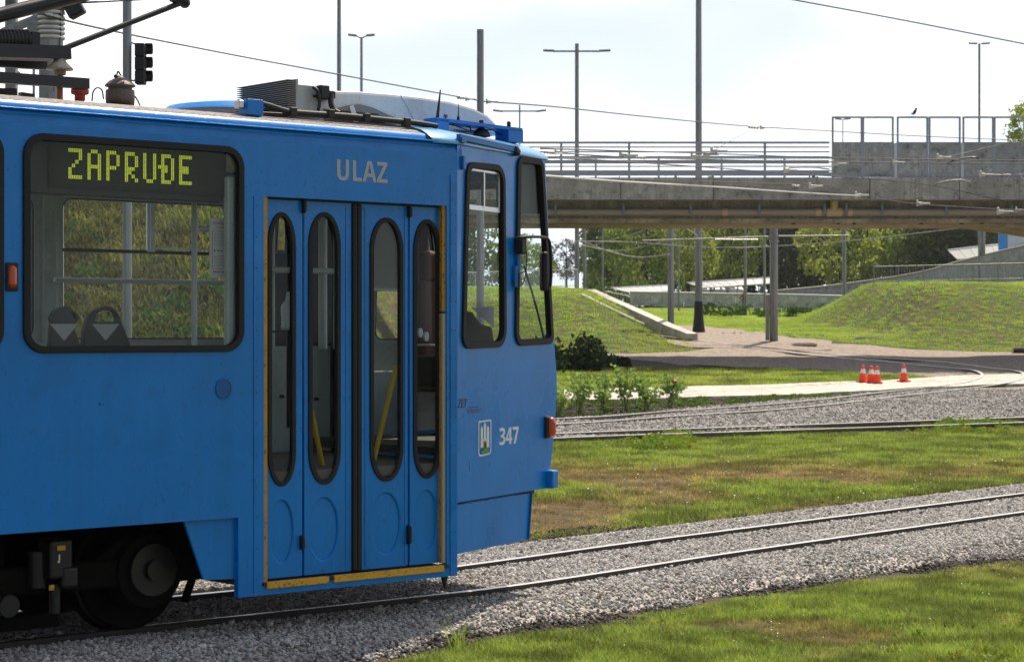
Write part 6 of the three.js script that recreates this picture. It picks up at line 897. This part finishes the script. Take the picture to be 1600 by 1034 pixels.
// ---------- two gardeners ----------
function sdfBody(bones, cell, color, blend = .05) {
  const lo = V(1e9, 1e9, 1e9), hi = V(-1e9, -1e9, -1e9); for (const [a, ra, b, rb] of bones) for (const [p, r] of [[a, ra], [b, rb]]) { lo.min(p.clone().subScalar(r + .06)); hi.max(p.clone().addScalar(r + .06)); }
  const size = Math.max(hi.x - lo.x, hi.y - lo.y, hi.z - lo.z), N = Math.ceil(size / cell) + 4, mc = new MarchingCubes(N, M.black, false, false, 200000), c = lo.clone().add(hi).multiplyScalar(.5), half = size / 2; mc.isolation = 0;
  const P3 = V(0, 0, 0), ab = V(0, 0, 0), ap = V(0, 0, 0);
  for (let k = 0; k < N; k++) for (let j = 0; j < N; j++) for (let i = 0; i < N; i++) {
    P3.set((i - N / 2) / (N / 2), (j - N / 2) / (N / 2), (k - N / 2) / (N / 2)).multiplyScalar(half).add(c); let d = 1;
    for (const [a, ra, b, rb] of bones) { ab.copy(b).sub(a); ap.copy(P3).sub(a); const t = Math.max(0, Math.min(1, ap.dot(ab) / Math.max(1e-9, ab.lengthSq()))), e = ap.addScaledVector(ab, -t).length() - lerp(ra, rb, t), h = Math.max(0, blend - Math.abs(d - e)) / blend; d = Math.min(d, e) - h * h * blend * .25; }
    mc.field[i + j * N + k * N * N] = -d;
  }
  mc.update(); const n = mc.count, g = new THREE.BufferGeometry(), pos = mc.positionArray.slice(0, n * 3), col = new Float32Array(n * 3);
  for (let i = 0; i < n; i++) { for (let q = 0; q < 3; q++) pos[i * 3 + q] = pos[i * 3 + q] * half + c.getComponent(q); const cc = color(pos[i * 3], pos[i * 3 + 1], pos[i * 3 + 2]); col.set(cc, i * 3); }
  g.setAttribute('position', new THREE.BufferAttribute(pos, 3)); g.setAttribute('normal', new THREE.BufferAttribute(mc.normalArray.slice(0, n * 3), 3)); g.setAttribute('color', new THREE.BufferAttribute(col, 3)); return g;
}
const clothes = std(0xffffff, .9, 0, { vertexColors: true }), skin = [.45, .26, .18];
function hand(w, dir, list) { for (let f = 0; f < 4; f++) { const o = (f - 1.5) * .02, a = w.clone().add(V(o, -.05, .02).applyAxisAngle(V(0, 1, 0), dir)), b = a.clone().add(V(o * .2, -.045 - .006 * (f % 2), .015).applyAxisAngle(V(0, 1, 0), dir)); list.push([a, .010, b, .009], [b, .009, b.clone().add(V(0, -.03, -.005)), .008]); } list.push([w, .03, w.clone().add(V(0, -.06, .01)), .035], [w.clone().add(V(.03, -.03, .02)), .012, w.clone().add(V(.055, -.06, .035)), .009]); }
{ // standing, hand on the hip, head down
  const D = 186, x = (1163 - 800) / FPX * D, t = thing('person', 'person in maroon top and grey trousers standing hand on hip by the pale wall', 'person', V(x, EYE + (517 - 485) / FPX * D, -D), -.5);
  const b = [[V(-.10, .92, 0), .12, V(.10, .92, 0), .12], [V(0, .95, 0), .15, V(0, 1.22, .02), .15], [V(0, 1.22, .02), .15, V(0, 1.40, .03), .13], [V(-.17, 1.41, .03), .065, V(.17, 1.41, .03), .065], [V(0, 1.42, .04), .055, V(0, 1.54, .07), .052], [V(0, 1.60, .09), .095, V(0, 1.66, .09), .10], [V(0, 1.57, .16), .045, V(0, 1.60, .17), .04],
    [V(-.10, .9, 0), .10, V(-.12, .48, .03), .07], [V(-.12, .48, .03), .068, V(-.12, .09, -.01), .045], [V(-.12, .04, -.02), .045, V(-.13, .03, .15), .035], [V(.10, .9, 0), .10, V(.13, .48, .05), .07], [V(.13, .48, .05), .068, V(.14, .09, .0), .045], [V(.14, .04, -.01), .045, V(.16, .03, .16), .035],
    [V(-.20, 1.40, .03), .055, V(-.42, 1.16, -.02), .045], [V(-.42, 1.16, -.02), .043, V(-.20, .98, .10), .032], [V(.20, 1.40, .03), .055, V(.27, 1.12, .06), .045], [V(.27, 1.12, .06), .043, V(.26, .86, .14), .032]]; hand(V(.26, .84, .15), 0, b); hand(V(-.19, .97, .11), 1, b);
  part('body', sdfBody(b, .016, (X, Y, Z) => Y > 1.5 && Z > .0 ? skin : Y > .93 && !(Math.abs(X) > .24 && Y < 1.05) ? [.20, .03, .045] : Math.abs(X) > .22 && Y > .7 ? skin : Y > .10 ? [.20, .21, .23] : [.03, .03, .03], .05), clothes, t); part('hair', new THREE.SphereGeometry(.112, 16, 12, 0, 7, 0, 1.8).rotateX(-.4).translate(0, 1.655, .075), std(lin(.03, .02, .015), .9), t);
}
{ // bending over the plants, seen from the side
  const D = 150, x = (1104 - 800) / FPX * D, t = thing('person', 'person in dark clothes bending over the plants beside the black-footed mast', 'person', V(x, EYE + (517 - 496) / FPX * D, -D), .2);
  const b = [[V(-.02, .86, -.1), .13, V(-.02, .86, .1), .13], [V(0, .88, 0), .15, V(.22, 1.0, 0), .15], [V(.22, 1.0, 0), .15, V(.42, 1.0, 0), .14], [V(.46, .99, -.17), .07, V(.46, .99, .17), .07], [V(.48, .98, 0), .06, V(.60, .95, 0), .055], [V(.66, .93, 0), .095, V(.71, .90, 0), .095], [V(.73, .83, 0), .04, V(.76, .85, 0), .04],
    [V(-.02, .84, -.1), .10, V(.06, .45, -.12), .072], [V(.06, .45, -.12), .07, V(-.04, .08, -.12), .048], [V(-.05, .04, -.12), .045, V(.12, .03, -.12), .035], [V(-.02, .84, .1), .10, V(.08, .46, .12), .072], [V(.08, .46, .12), .07, V(.02, .08, .13), .048], [V(.01, .04, .13), .045, V(.18, .03, .13), .035],
    [V(.46, .98, -.2), .055, V(.50, .70, -.22), .046], [V(.50, .70, -.22), .044, V(.62, .47, -.18), .033], [V(.46, .98, .2), .055, V(.46, .70, .22), .046], [V(.46, .70, .22), .044, V(.58, .46, .18), .033]]; hand(V(.63, .45, -.18), 1.2, b); hand(V(.59, .44, .18), 1.2, b);
  part('body', sdfBody(b, .016, (X, Y) => X > .62 && Y > .75 ? skin : X > .5 && Y < .5 ? skin : [.018, .02, .028], .05), clothes, t); part('hair', new THREE.SphereGeometry(.108, 16, 12, 0, 7, 0, 1.7).rotateZ(-.6).translate(.685, .925, 0), std(lin(.12, .12, .12), .9), t);
}

// ---------- air ----------
scene.fog = new THREE.FogExp2(0xeef2f6, .00012);

// ---------- render ----------
scene.traverse((o) => { if (o.isMesh) { o.castShadow = true; o.receiveShadow = true; } });
const renderer = new THREE.WebGLRenderer({ antialias: true });
renderer.setSize(1024, 661);
renderer.shadowMap.enabled = true;
renderer.toneMapping = THREE.LinearToneMapping;
renderer.toneMappingExposure = EXPOSURE;
renderer.render(scene, camera);
